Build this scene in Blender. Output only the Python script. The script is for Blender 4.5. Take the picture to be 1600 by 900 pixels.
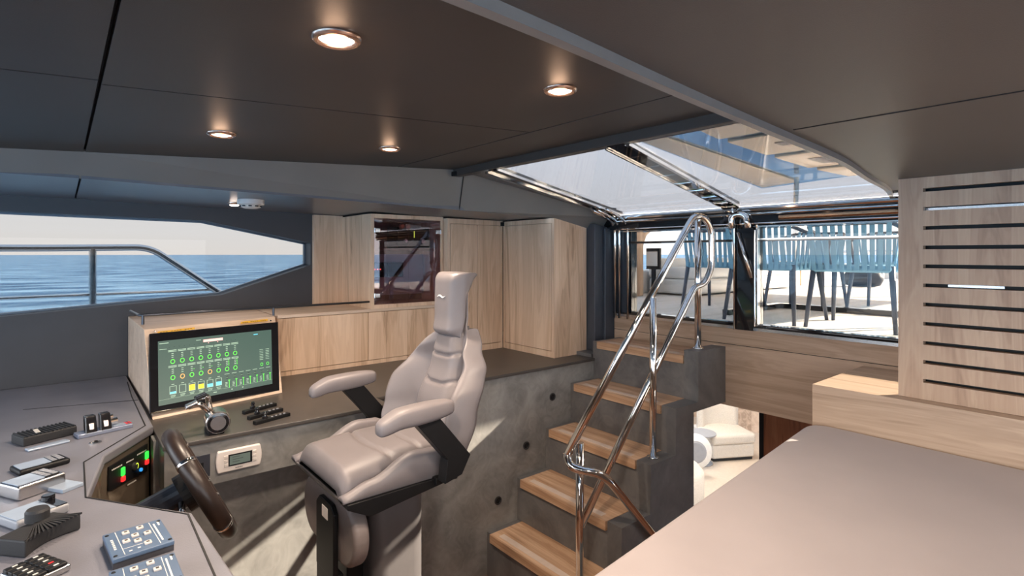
import bpy, bmesh, math, random
from mathutils import Vector, Matrix
random.seed(4)
for o in list(bpy.data.objects): bpy.data.objects.remove(o)
scn = bpy.context.scene
COL = scn.collection
H = 1.62                       # eye height; all z below are relative to the eye, H is added when a mesh is built
# ------------------------------------------------------------------ camera
FPX = 852.0; HZ = 397.0
FW = Vector((.637, .771, 0)).normalized(); RT = Vector((.771, -.637, 0)).normalized()
cam = bpy.data.cameras.new('camera'); co = bpy.data.objects.new('camera', cam); COL.objects.link(co)
cam.sensor_width = 36; cam.lens = FPX/1600*36; cam.shift_y = -(450-HZ)/1600; cam.clip_start = .02; cam.clip_end = 5000
co.location = (0, 0, H)
co.rotation_euler = (math.pi/2, 0, math.atan2(FW.y, FW.x)-math.pi/2)
scn.camera = co
# ------------------------------------------------------------------ world, sun, exposure
scn.view_settings.view_transform = 'Standard'; scn.view_settings.look = 'None'
scn.view_settings.exposure = 0.9; scn.view_settings.gamma = 1; scn.view_settings.use_curve_mapping = False
W = bpy.data.worlds.new('sky'); scn.world = W; W.use_nodes = True
wn = W.node_tree; wn.nodes.clear()
tc = wn.nodes.new('ShaderNodeTexCoord'); sp = wn.nodes.new('ShaderNodeSeparateXYZ'); cr = wn.nodes.new('ShaderNodeValToRGB')
bg = wn.nodes.new('ShaderNodeBackground'); wo = wn.nodes.new('ShaderNodeOutputWorld')
wn.links.new(tc.outputs['Generated'], sp.inputs[0]); wn.links.new(sp.outputs['Z'], cr.inputs[0])
wn.links.new(cr.outputs[0], bg.inputs[0]); wn.links.new(bg.outputs[0], wo.inputs[0])
cr.color_ramp.elements[0].position = 0; cr.color_ramp.elements[0].color = (.84, .80, .76, 1)
cr.color_ramp.elements[1].position = 1; cr.color_ramp.elements[1].color = (.34, .47, .66, 1)
e = cr.color_ramp.elements.new(.28); e.color = (.66, .74, .84, 1)
e2 = cr.color_ramp.elements.new(.07); e2.color = (.81, .82, .83, 1)
bg.inputs['Strength'].default_value = 3.2
sun = bpy.data.lights.new('sun', 'SUN'); so = bpy.data.objects.new('sun', sun); COL.objects.link(so)
sun.energy = 34; sun.angle = .009; sun.color = (1, .86, .68)
so.rotation_euler = Vector((-2.05, 1.2, -1.1)).to_track_quat('-Z', 'Y').to_euler(); so.location = (6, -3, 5)

# ------------------------------------------------------------------ helpers
def V(*a): return Vector(a)
def P(px, py, X=None, Y=None, Z=None):
    d = FW*FPX + RT*(px-800) + V(0, 0, HZ-py)
    s = X/d.x if X is not None else Y/d.y if Y is not None else Z/d.z
    return d*s
def on_plane(px, py, p0, n):
    d = FW*FPX + RT*(px-800) + V(0, 0, HZ-py)
    return d*(p0.dot(n)/d.dot(n))
ORG = {}
def empty(name, loc, label, cat, group=None, kind=None):
    o = bpy.data.objects.new(name, None); COL.objects.link(o); o.empty_display_size = .05
    w = V(*loc)+V(0, 0, H); o.location = w; ORG[o] = w
    tag(o, label, cat, group, kind); return o
def tag(o, label=None, cat=None, group=None, kind=None):
    if label: o['label'] = label
    if cat: o['category'] = cat
    if group: o['group'] = group
    if kind: o['kind'] = kind
    return o
def copy_tree(o, parent=None):
    c = o.copy(); COL.objects.link(c)
    if parent: c.parent = parent
    for ch in list(o.children): copy_tree(ch, c)
    return c
class MB:
    def __init__(s): s.b = bmesh.new()
    def face(s, vs, mi=0):
        f = s.b.faces.new(vs); f.material_index = mi; return f
    def quad(s, a, b, c, d, mi=0): s.face([s.b.verts.new(p) for p in (a, b, c, d)], mi); return s
    def poly(s, pts, mi=0): s.face([s.b.verts.new(p) for p in pts], mi); return s
    def hexa(s, lo, hi, mi=0):              # two matching loops of points
        n = len(lo); a = [s.b.verts.new(p) for p in lo]; b = [s.b.verts.new(p) for p in hi]
        fs = [s.face(list(reversed(a)), mi), s.face(b, mi)]
        for i in range(n): fs.append(s.face([a[i], a[(i+1) % n], b[(i+1) % n], b[i]], mi))
        bmesh.ops.recalc_face_normals(s.b, faces=fs); return s
    def box(s, x0, x1, y0, y1, z0, z1, mi=0):
        return s.hexa([V(x0,y0,z0),V(x1,y0,z0),V(x1,y1,z0),V(x0,y1,z0)], [V(x0,y0,z1),V(x1,y0,z1),V(x1,y1,z1),V(x0,y1,z1)], mi)
    def obox(s, c, ax, ay, az, mi=0):       # centre and half-axis vectors
        c = V(*c); p = lambda i, j, k: c+ax*i+ay*j+az*k
        return s.hexa([p(-1,-1,-1),p(1,-1,-1),p(1,1,-1),p(-1,1,-1)], [p(-1,-1,1),p(1,-1,1),p(1,1,1),p(-1,1,1)], mi)
    def prism(s, pts, vec, mi=0): vec = V(*vec); return s.hexa([V(*p) for p in pts], [V(*p)+vec for p in pts], mi)
    def slab(s, p, q, w, t, mi=0):          # bar p->q, width vector w, thickness vector t (full sizes)
        p = V(*p); q = V(*q); w = V(*w)/2; t = V(*t)/2
        return s.hexa([p-w-t, p+w-t, p+w+t, p-w+t], [q-w-t, q+w-t, q+w+t, q-w+t], mi)
    def tube(s, pts, r, n=12, mi=0, closed=False, rs=None):
        pts = [V(*p) for p in pts]; N = len(pts); rings = []; up = None
        for i, p in enumerate(pts):
            if closed: t = (pts[(i+1) % N]-pts[i-1])
            else: t = (pts[min(i+1, N-1)]-pts[max(i-1, 0)])
            t.normalize()
            if up is None: up = t.orthogonal().normalized()
            else: up = (up-t*up.dot(t)).normalized()
            si = t.cross(up); rr = rs[i] if rs else r
            rings.append([s.b.verts.new(p+(up*math.cos(2*math.pi*k/n)+si*math.sin(2*math.pi*k/n))*rr) for k in range(n)])
        for i in range(N if closed else N-1):
            a, b = rings[i], rings[(i+1) % N]
            for k in range(n): s.face([a[k], a[(k+1) % n], b[(k+1) % n], b[k]], mi).smooth = True
        if not closed: s.face(list(reversed(rings[0])), mi); s.face(rings[-1], mi)
        return s
    def lathe(s, prof, o, axis, n=24, mi=0, caps=True):   # prof: (radius, height)
        o = V(*o); axis = V(*axis).normalized(); u = axis.orthogonal().normalized(); w = axis.cross(u); rings = []
        for r, h in prof:
            rings.append([s.b.verts.new(o+axis*h+(u*math.cos(2*math.pi*k/n)+w*math.sin(2*math.pi*k/n))*max(r, 1e-5)) for k in range(n)])
        for a, b in zip(rings, rings[1:]):
            for k in range(n): s.face([a[k], a[(k+1) % n], b[(k+1) % n], b[k]], mi)
        if caps: s.face(list(reversed(rings[0])), mi); s.face(rings[-1], mi)
        return s
    def cyl(s, p, q, r, n=16, mi=0): p = V(*p); q = V(*q); return s.lathe([(r, 0), (r, (q-p).length)], p, q-p, n, mi)
    def grid(s, fn, nu, nv, mi=0, wrap=False):
        g = [[s.b.verts.new(fn(i/nu, j/nv)) for j in range(nv+1)] for i in range(nu+(0 if wrap else 1))]
        m = len(g)
        for i in range(nu):
            for j in range(nv): s.face([g[i][j], g[(i+1) % m][j], g[(i+1) % m][j+1], g[i][j+1]], mi).smooth = True
        return g
    def build(s, name, mats, parent=None, bevel=0, seg=2, smooth=False, sub=0, auto=False):
        if not isinstance(mats, (list, tuple)): mats = [mats]
        s.b.verts.ensure_lookup_table()
        bmesh.ops.recalc_face_normals(s.b, faces=s.b.faces[:])
        if parent is not None: o0 = ORG[parent]
        else:
            xs = [v.co for v in s.b.verts]
            o0 = V((min(p.x for p in xs)+max(p.x for p in xs))/2, (min(p.y for p in xs)+max(p.y for p in xs))/2, min(p.z for p in xs)+H)
        for v in s.b.verts: v.co += V(0, 0, H)-o0
        if smooth:
            for f in s.b.faces: f.smooth = True
        me = bpy.data.meshes.new(name); s.b.to_mesh(me); s.b.free()
        for m in mats: me.materials.append(m)
        o = bpy.data.objects.new(name, me); COL.objects.link(o); ORG[o] = o0
        if parent is not None: o.parent = parent
        else: o.location = o0
        if bevel:
            m = o.modifiers.new('bevel', 'BEVEL'); m.width = bevel; m.segments = seg; m.limit_method = 'ANGLE'; m.angle_limit = math.radians(35)
            if seg > 1 or auto:
                for p in me.polygons: p.use_smooth = True
                w = o.modifiers.new('wn', 'WEIGHTED_NORMAL'); w.keep_sharp = False
        if sub:
            m = o.modifiers.new('subd', 'SUBSURF'); m.levels = sub; m.render_levels = sub
        return o
def struct(o): o['kind'] = 'structure'; return o
def fillet(pts, r, n=6):                    # round the corners of a polyline
    pts = [V(*p) for p in pts]; out = [pts[0]]
    for i in range(1, len(pts)-1):
        p = pts[i]; a = (pts[i-1]-p); b = (pts[i+1]-p); ra = min(r, a.length*.49, b.length*.49)
        p0 = p+a.normalized()*ra; p2 = p+b.normalized()*ra
        for k in range(n+1):
            t = k/n; out.append(p0*(1-t)**2+p*2*t*(1-t)+p2*t*t)
    out.append(pts[-1]); return out
def text_mesh(body, size, m, name, parent, origin, xdir, ydir, depth=.0006):
    cu = bpy.data.curves.new(name, 'FONT'); cu.body = body; cu.size = size; cu.extrude = depth; cu.align_x = 'CENTER'; cu.align_y = 'CENTER'
    t = bpy.data.objects.new(name, cu); COL.objects.link(t)
    me = bpy.data.meshes.new_from_object(t.evaluated_get(bpy.context.evaluated_depsgraph_get()))
    bpy.data.objects.remove(t); me.materials.clear(); me.materials.append(m)
    zd = V(*xdir).cross(V(*ydir)); M = Matrix((V(*xdir), V(*ydir), zd)).transposed()
    o0 = ORG[parent]
    for v in me.vertices: v.co = M @ v.co + V(*origin) + V(0, 0, H) - o0
    me.name = name; o = bpy.data.objects.new(name, me); COL.objects.link(o); o.parent = parent; ORG[o] = o0
    return o

# ------------------------------------------------------------------ materials
MT = {}
def newmat(name):
    m = bpy.data.materials.new(name); m.use_nodes = True; MT[name] = m
    nt = m.node_tree; return m, nt, nt.nodes['Principled BSDF']
def lk(nt, a, b): nt.links.new(a, b)
def mat(name, col, rough=.5, metal=0, var=.04, scale=30, bump=0, bscale=200, coat=0, spec=.5, sheen=0, vscale=(1,1,1)):
    m, nt, b = newmat(name)
    b.inputs['Roughness'].default_value = rough; b.inputs['Metallic'].default_value = metal
    b.inputs['Coat Weight'].default_value = coat; b.inputs['Specular IOR Level'].default_value = spec
    b.inputs['Sheen Weight'].default_value = sheen
    t = nt.nodes.new('ShaderNodeTexCoord'); mp = nt.nodes.new('ShaderNodeMapping'); mp.inputs['Scale'].default_value = vscale
    lk(nt, t.outputs['Object'], mp.inputs[0])
    n = nt.nodes.new('ShaderNodeTexNoise'); n.inputs['Scale'].default_value = scale; n.inputs['Detail'].default_value = 4
    lk(nt, mp.outputs[0], n.inputs['Vector'])
    r = nt.nodes.new('ShaderNodeValToRGB'); r.color_ramp.elements[0].position = .3; r.color_ramp.elements[1].position = .7
    r.color_ramp.elements[0].color = tuple(max(0, c*(1-var)) for c in col)+(1,)
    r.color_ramp.elements[1].color = tuple(min(1, c*(1+var)) for c in col)+(1,)
    lk(nt, n.outputs[0], r.inputs[0]); lk(nt, r.outputs[0], b.inputs['Base Color'])
    if bump:
        n2 = nt.nodes.new('ShaderNodeTexNoise'); n2.inputs['Scale'].default_value = bscale; n2.inputs['Detail'].default_value = 3
        lk(nt, mp.outputs[0], n2.inputs['Vector'])
        bp = nt.nodes.new('ShaderNodeBump'); bp.inputs['Strength'].default_value = bump; bp.inputs['Distance'].default_value = .002
        lk(nt, n2.outputs[0], bp.inputs['Height']); lk(nt, bp.outputs[0], b.inputs['Normal'])
    return m
def emis(name, col, st=1):
    m, nt, b = newmat(name); b.inputs['Base Color'].default_value = tuple(c*.3 for c in col)+(1,)
    b.inputs['Emission Color'].default_value = col+(1,); b.inputs['Emission Strength'].default_value = st; return m
def wood(name, c1, c2, c3, grain='Z', band='X', bw=.17, rough=.45):
    m, nt, b = newmat(name); b.inputs['Roughness'].default_value = rough
    N = nt.nodes.new; t = N('ShaderNodeTexCoord'); s = N('ShaderNodeSeparateXYZ'); lk(nt, t.outputs['Object'], s.inputs[0])
    d = N('ShaderNodeMath'); d.operation = 'DIVIDE'; d.inputs[1].default_value = bw; lk(nt, s.outputs[band], d.inputs[0])
    a0 = N('ShaderNodeMath'); a0.operation = 'ADD'; a0.inputs[1].default_value = 7.37; lk(nt, d.outputs[0], a0.inputs[0])
    f = N('ShaderNodeMath'); f.operation = 'FLOOR'; lk(nt, a0.outputs[0], f.inputs[0])
    wn_ = N('ShaderNodeTexWhiteNoise'); wn_.noise_dimensions = '1D'; lk(nt, f.outputs[0], wn_.inputs['W'])
    off = N('ShaderNodeMath'); off.operation = 'MULTIPLY'; off.inputs[1].default_value = 13; lk(nt, wn_.outputs['Value'], off.inputs[0])
    ad = N('ShaderNodeVectorMath'); ad.operation = 'ADD'; lk(nt, t.outputs['Object'], ad.inputs[0]); lk(nt, off.outputs[0], ad.inputs[1])
    mp = N('ShaderNodeMapping'); sc = {'X': [1, 11, 11], 'Y': [11, 1, 11], 'Z': [11, 11, 1]}[grain]; mp.inputs['Scale'].default_value = sc
    lk(nt, ad.outputs[0], mp.inputs[0])
    n1 = N('ShaderNodeTexNoise'); n1.inputs['Scale'].default_value = 1.1; n1.inputs['Detail'].default_value = 6; n1.inputs['Distortion'].default_value = 1.0
    lk(nt, mp.outputs[0], n1.inputs['Vector'])
    mp2 = N('ShaderNodeMapping'); mp2.inputs['Scale'].default_value = [v*(14 if v > 1 else 4) for v in sc]; lk(nt, ad.outputs[0], mp2.inputs[0])
    n2 = N('ShaderNodeTexNoise'); n2.inputs['Scale'].default_value = 1.0; n2.inputs['Detail'].default_value = 3; lk(nt, mp2.outputs[0], n2.inputs['Vector'])
    # rings: sine of the distorted noise, gives cathedral grain
    ml = N('ShaderNodeMath'); ml.operation = 'MULTIPLY'; ml.inputs[1].default_value = 55; lk(nt, n1.outputs[0], ml.inputs[0])
    sn = N('ShaderNodeMath'); sn.operation = 'SINE'; lk(nt, ml.outputs[0], sn.inputs[0])
    s2 = N('ShaderNodeMath'); s2.operation = 'MULTIPLY_ADD'; s2.inputs[1].default_value = .055; lk(nt, sn.outputs[0], s2.inputs[0]); lk(nt, n1.outputs[0], s2.inputs[2])
    s3 = N('ShaderNodeMath'); s3.operation = 'MULTIPLY_ADD'; s3.inputs[1].default_value = .22; lk(nt, n2.outputs[0], s3.inputs[0]); lk(nt, s2.outputs[0], s3.inputs[2])
    s4 = N('ShaderNodeMath'); s4.operation = 'MULTIPLY_ADD'; s4.inputs[1].default_value = .30; lk(nt, wn_.outputs['Value'], s4.inputs[0]); lk(nt, s3.outputs[0], s4.inputs[2])
    r = N('ShaderNodeValToRGB'); r.color_ramp.elements[0].position = .50; r.color_ramp.elements[0].color = c1+(1,)
    r.color_ramp.elements[1].position = .98; r.color_ramp.elements[1].color = c3+(1,); e = r.color_ramp.elements.new(.70); e.color = c2+(1,)
    lk(nt, s4.outputs[0], r.inputs[0]); lk(nt, r.outputs[0], b.inputs['Base Color'])
    bp = N('ShaderNodeBump'); bp.inputs['Strength'].default_value = .12; bp.inputs['Distance'].default_value = .001
    lk(nt, n2.outputs[0], bp.inputs['Height']); lk(nt, bp.outputs[0], b.inputs['Normal'])
    return m
def cement(name, c1, c2, rough=.38):
    m, nt, b = newmat(name); N = nt.nodes.new
    t = N('ShaderNodeTexCoord'); n = N('ShaderNodeTexNoise'); n.inputs['Scale'].default_value = 3.2; n.inputs['Detail'].default_value = 7; n.inputs['Distortion'].default_value = 1.4
    lk(nt, t.outputs['Object'], n.inputs['Vector'])
    n3 = N('ShaderNodeTexNoise'); n3.inputs['Scale'].default_value = 11; n3.inputs['Detail'].default_value = 5; n3.inputs['Distortion'].default_value = 3
    lk(nt, t.outputs['Object'], n3.inputs['Vector'])
    mx = N('ShaderNodeMath'); mx.operation = 'MULTIPLY_ADD'; mx.inputs[1].default_value = .45; lk(nt, n3.outputs[0], mx.inputs[0]); lk(nt, n.outputs[0], mx.inputs[2])
    r = N('ShaderNodeValToRGB'); r.color_ramp.elements[0].position = .52; r.color_ramp.elements[0].color = c1+(1,)
    r.color_ramp.elements[1].position = .95; r.color_ramp.elements[1].color = c2+(1,)
    lk(nt, mx.outputs[0], r.inputs[0]); lk(nt, r.outputs[0], b.inputs['Base Color'])
    rr = N('ShaderNodeMapRange'); rr.inputs['To Min'].default_value = rough-.08; rr.inputs['To Max'].default_value = rough+.15
    lk(nt, n3.outputs[0], rr.inputs['Value']); lk(nt, rr.outputs[0], b.inputs['Roughness'])
    bp = N('ShaderNodeBump'); bp.inputs['Strength'].default_value = .15; bp.inputs['Distance'].default_value = .004
    lk(nt, n3.outputs[0], bp.inputs['Height']); lk(nt, bp.outputs[0], b.inputs['Normal'])
    return m
def glass(name, tint, refl=.03, edge=.9):
    m = bpy.data.materials.new(name); m.use_nodes = True; nt = m.node_tree; nt.nodes.clear(); N = nt.nodes.new
    o = N('ShaderNodeOutputMaterial'); mx = N('ShaderNodeMixShader'); tr = N('ShaderNodeBsdfTransparent'); gl = N('ShaderNodeBsdfGlossy')
    tr.inputs[0].default_value = tint+(1,); gl.inputs['Roughness'].default_value = .01; gl.inputs[0].default_value = (.95, .97, 1, 1)
    lw = N('ShaderNodeLayerWeight'); lw.inputs['Blend'].default_value = .5
    mr = N('ShaderNodeMapRange'); mr.inputs['To Min'].default_value = refl; mr.inputs['To Max'].default_value = edge
    pw = N('ShaderNodeMath'); pw.operation = 'POWER'; pw.inputs[1].default_value = 5
    lk(nt, lw.outputs['Facing'], pw.inputs[0]); lk(nt, pw.outputs[0], mr.inputs['Value']); lk(nt, mr.outputs[0], mx.inputs[0])
    lk(nt, tr.outputs[0], mx.inputs[1]); lk(nt, gl.outputs[0], mx.inputs[2]); lk(nt, mx.outputs[0], o.inputs[0]); return m

OAKa, OAKb, OAKc = (.38, .235, .145), (.64, .435, .29), (.78, .57, .41)
oak_v = wood('oak_vertical', OAKa, OAKb, OAKc, 'Z', 'X', .165)
oak_vy = wood('oak_vertical_side', OAKa, OAKb, OAKc, 'Z', 'Y', .165)
oak_h = wood('oak_along_beam', (.24, .155, .105), (.40, .275, .19), (.52, .37, .27), 'Y', 'Z', .2)
oak_l = wood('oak_light', (.25, .165, .11), (.41, .29, .205), (.53, .39, .285), 'Y', 'Z', .25)
oak_pale = wood('oak_pale_edge', (.42, .30, .22), (.60, .45, .34), (.72, .56, .44), 'X', 'Y', .2)
tread_m = wood('oak_tread', (.27, .15, .085), (.46, .28, .17), (.62, .42, .28), 'Y', 'X', .09, .4)
strip_m = mat('anti_slip_strip', (.62, .50, .42), .7, bump=.3, bscale=500)
redwood = wood('red_walnut', (.12, .035, .018), (.24, .085, .04), (.34, .14, .07), 'Z', 'Y', .2)
floorwood = wood('floor_walnut', (.16, .06, .03), (.26, .11, .06), (.36, .17, .09), 'X', 'Y', .12)
teak = wood('teak_deck', (.58, .54, .50), (.70, .66, .62), (.78, .75, .71), 'X', 'Y', .09, .6)
cem = cement('microcement', (.165, .162, .158), (.31, .305, .295))
cem_d = cement('microcement_dark', (.095, .093, .096), (.17, .165, .163))
ceil_m = mat('ceiling_leather', (.047, .042, .040), .48, var=.05, scale=4, bump=.15, bscale=600)
soffit_m = mat('soffit_satin', (.13, .14, .165), .3, var=.05, scale=5)
fasc_m = mat('fascia_grey', (.19, .18, .17), .5, var=.04, scale=5, bump=.1, bscale=600)
wall_m = mat('wall_dark_leather', (.05, .05, .058), .45, var=.08, scale=6, bump=.12, bscale=500)
pillar_m = mat('pillar_slate_paint', (.055, .062, .078), .4, var=.05)
ctop_m = mat('counter_dark', (.068, .060, .055), .36, var=.08, scale=9)
cons_m = mat('console_leather', (.19, .19, .22), .36, var=.10, scale=7, bump=.2, bscale=420)
seam_m = mat('seam_black', (.008, .008, .009), .7)
mauve = mat('mauve_leather', (.385, .335, .33), .5, var=.04, scale=5, bump=.12, bscale=700, sheen=.1)
seat_m = mat('chair_leather', (.185, .165, .170), .42, var=.05, scale=10, bump=.15, bscale=600)
seat_d = mat('chair_leather_seam', (.17, .14, .135), .6)
blk = mat('black_paint', (.009, .009, .010), .45, var=.1, spec=.25)
blk_g = mat('black_gloss', (.010, .010, .012), .08, coat=.5)
rubber = mat('black_rubber', (.02, .02, .022), .6, bump=.2)
chrome = mat('chrome', (.80, .78, .76), .07, 1, var=.02)
steel = mat('brushed_steel', (.55, .54, .54), .25, 1, var=.06)
rail_dk = mat('dark_rail', (.10, .11, .13), .3, .8)
white_p = mat('white_plastic', (.72, .66, .62), .4)
white_gel = mat('white_gelcoat', (.74, .73, .71), .3)
cream_f = mat('boucle_fabric', (.62, .57, .51), .9, var=.14, scale=160, bump=.6, bscale=300)
pale_floor = mat('pale_lounge_floor', (.62, .53, .44), .4, var=.05)
beige = mat('hardtop_beige', (.74, .60, .45), .6)
bluerope = mat('blue_rope', (.20, .44, .62), .75, var=.12, scale=120, bump=.5, bscale=300)
slate = mat('slate_metal', (.07, .09, .13), .4)
blue_pl = mat('blue_panel', (.085, .135, .22), .4, var=.06)
key_m = mat('pale_key', (.62, .56, .52), .5)
lite = mat('pale_screen', (.33, .40, .50), .15, coat=.2)
grey_pl = mat('grey_plastic', (.30, .31, .34), .4)
walnut_m = mat('dark_brown_leather', (.022, .0135, .011), .35, var=.15, scale=30, bump=.1, bscale=400)
smoke_w = wood('cabinet_inner_wood', (.10, .05, .035), (.16, .085, .06), (.22, .12, .09), 'Z', 'X', .1)
red_pl = mat('red_plastic', (.55, .02, .03), .4)
brown_rec = mat('recess_bronze', (.17, .135, .10), .4, .4)
yellow_s = mat('yellow_sticker', (.75, .42, .03), .5)
ink = mat('print_ink_dark', (.03, .03, .03), .6)
pale_ink = mat('print_ink_pale', (.70, .68, .64), .6)
g_side = glass('side_window_glass', (.38, .38, .38), .008, .4)
g_aft = glass('aft_window_glass', (.50, .50, .50), .02, .7)
g_sky = glass('skylight_glass', (.40, .40, .41), .02, .5)
g_smoke = glass('smoked_glass', (.76, .64, .67), .06, 1)

# ------------------------------------------------------------------ structure
cz = lambda x: .345+.058*x
XF = -1.45
# main ceiling, panels with open seams
m = MB(); g = .0035
def cpanel(x0, x1, y0, y1, m=m):
    m.hexa([V(x0+g,y0+g,cz(x0)),V(x1-g,y0+g,cz(x1)),V(x1-g,y1-g,cz(x1)),V(x0+g,y1-g,cz(x0))],
           [V(x0+g,y0+g,cz(x0)+.02),V(x1-g,y0+g,cz(x1)+.02),V(x1-g,y1-g,cz(x1)+.02),V(x0+g,y1-g,cz(x0)+.02)], 0)
cpanel(XF, .06, .3, 1.37); cpanel(XF, .06, 1.37, 2.37); cpanel(.06, 1.237, .3, 1.40); cpanel(.06, 1.237, 1.40, 2.37); cpanel(1.237, 1.56, .3, 2.37)
m.hexa([V(XF,.3,cz(XF)+.021),V(1.56,.3,cz(1.56)+.021),V(1.56,2.5,cz(1.56)+.021),V(XF,2.5,cz(XF)+.021)],
       [V(XF,.3,.75),V(1.56,.3,.75),V(1.56,2.5,.75),V(XF,2.5,.75)], 1)
struct(m.build('ceiling', [ceil_m, seam_m]))
# lower ceiling on the camera's side, curved free edge with trim
edge = [(XF,.40),(-.6,.41),(.338,.439),(.732,.484),(1.25,.53),(1.595,.558),(2.09,.645),(2.405,.685),(2.72,.76)]
m = MB(); zc = .258
for (x0,y0),(x1,y1) in zip(edge, edge[1:]):
    m.hexa([V(x0,-2,zc),V(x1,-2,zc),V(x1,y1,zc),V(x0,y0,zc)], [V(x0,-2,.5),V(x1,-2,.5),V(x1,y1,.5),V(x0,y0,.5)])
m.box(1.168, 1.173, -1.9, .50, zc-.0012, zc+.01, 1)
struct(m.build('ceiling', [mat('low_ceiling_leather', (.070, .063, .058), .42, var=.05, scale=4, bump=.12, bscale=600), seam_m]))
m = MB()
ec = fillet([(x, y, zc-.004) for x, y in edge], .3, 4)
for a, b in zip(ec, ec[1:]): m.slab(a, b, (0,.016,0), (0,0,.02))
struct(m.build('trim_1', mat('ceiling_edge_trim', (.20, .195, .19), .35)))
# fascia, soffit
m = MB()
sz = lambda x: .262-.018*max(x, 0)
xs = [XF, 0, 1.626]
for a, b in zip(xs, xs[1:]):
    m.quad(V(a,2.36,cz(a)+.01), V(b,2.36,cz(b)+.01), V(b,2.405,sz(b)), V(a,2.405,sz(a)))
A = V(1.557,2.09,.392); B = V(2.72,2.25,.232); C = V(2.62,2.338,.148); D = V(2.27,2.34,.213); E = V(1.626,2.405,.2315); Fq = V(1.626,2.36,.43)
m.poly([Fq, A, B, E]); m.poly([E, B, C, D])
struct(m.build('wall_fascia', fasc_m))
m = MB(); m.slab(V(1.623,2.357,.43), V(1.623,2.403,.232), (.004,0,0), (0,.004,0))
struct(m.build('trim_2', seam_m))
m = MB()
for a, b in ((XF, .0465), (.0535, 2.9)):
    m.hexa([V(a,2.40,sz(a)),V(b,2.40,sz(b)),V(b,3.32,sz(b)),V(a,3.32,sz(a))], [V(a,2.40,sz(a)+.02),V(b,2.40,sz(b)+.02),V(b,3.32,sz(b)+.02),V(a,3.32,sz(a)+.02)])
m.box(XF, 1.55, 2.42, 3.4, .285, .75, 1); m.box(1.55, 2.9, 2.44, 3.4, .2825, .30, 1)
struct(m.build('ceiling_soffit', [soffit_m, seam_m]))
# port side wall with window opening
m = MB()
def wp(pts): m.prism([(x, 3.30, z) for x, z in pts], (0, .12, 0))
wp([(XF,-1.62),(2.9,-1.62),(2.9,-.066),(1.155,-.066),(.674,-.223),(-.13,-.273),(-1.3,-.345),(XF,-.345)])
wp([(XF,.205),(-.13,.19),(.59,.18),(1.155,.067),(2.9,.067),(2.9,.30),(XF,.30)])
wp([(1.155,-.066),(2.9,-.066),(2.9,.067),(1.155,.067)])
wp([(XF,-.345),(-1.3,-.345),(-1.3,.205),(XF,.205)])
struct(m.build('wall_left', wall_m))
m = MB(); op = [(-1.3,-.345),(-.13,-.273),(.674,-.223),(1.155,-.066),(1.155,.067),(.59,.18),(-.13,.19),(-1.3,.205)]
m.prism([(x, 3.405, z) for x, z in op], (0, .006, 0))
wnd = struct(m.build('window_1', g_side))
m = MB(); cc = V(.2, 0, -.03)
for i in range(8):
    a = V(op[i][0], 3.40, op[i][1]); b = V(op[(i+1)%8][0], 3.40, op[(i+1)%8][1])
    d = (b-a).normalized(); nrm = V(-d.z, 0, d.x)
    m.slab(a+nrm*.004, b+nrm*.004, nrm*.010, (0,.022,0))
struct(m.build('window_frame', mat('window_frame_blue_grey', (.10,.13,.17), .3, .3), wnd))

# floor, lower walls
m = MB(); m.box(XF, 2.4, -2, 3.3, -1.70, -1.62); struct(m.build('floor', floorwood))
m = MB(); m.box(1.05, 2.47, 2.20, 2.28, -1.62, -.636); m.box(.24, 1.06, 2.20, 2.28, -1.62, -.636)
struct(m.build('wall_port_lower', cem))
m = MB(); m.box(.256, 1.05, 2.075, 2.2, -.782, -.636); struct(m.build('trim_3', cem))
# side/front walls behind the camera with the wide windscreen opening
m = MB(); m.box(XF-.08, XF, -2, 3.42, -1.62, -.75); m.box(XF-.08, XF, -2, -1.9, -.75, .5); m.box(XF-.08, XF, 3.3, 3.42, -.75, .5)
m.box(XF-.08, XF, .8, .86, -.75, .5); m.box(XF-.08, XF, -2, 3.42, .24, .5)
struct(m.build('wall_front', wall_m))
m = MB(); m.box(XF, 2.7, -2.08, -2, -1.62, -.75); m.box(XF, 2.7, -2.08, -2, .2, .5); m.box(1.6, 2.76, -2.08, -2, -.75, .2)
struct(m.build('wall_right', wall_m))
# aft bulkhead: oak coaming
m = MB(); m.box(2.70, 2.78, -2, 2.25, -.795, -.474, 0); m.box(2.70, 2.78, -2, 2.25, -.4705, -.387, 0); m.box(2.705, 2.775, -2, 2.25, -.474, -.4705, 1)
struct(m.build('wall_aft', [oak_h, seam_m]))
m = MB(); m.box(2.69, 2.80, .2, 2.25, -.387, -.372, 0); m.box(2.688, 2.70, .2, 2.25, -.372, -.362, 1)
struct(m.build('trim_4', [steel, blk_g]))
m = MB(); m.box(2.45, 2.95, 2.22, 3.42, -1.62, -.60); struct(m.build('wall_aft', cem_d))
m = MB(); m.box(2.70, 2.78, 2.30, 3.42, -.62, .3)
struct(m.build('wall_aft', pillar_m))
m = MB(); m.hexa([V(2.545,2.275,-.60),V(2.77,2.275,-.60),V(2.77,2.8,-.60),V(2.545,2.8,-.60)],[V(2.545,2.275,.19),V(2.77,2.275,.15),V(2.77,2.8,.15),V(2.545,2.8,.19)])
m.box(2.62, 2.77, 2.255, 2.276, -.6, .16)
struct(m.build('wall_pillar', pillar_m, bevel=.004))
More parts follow.
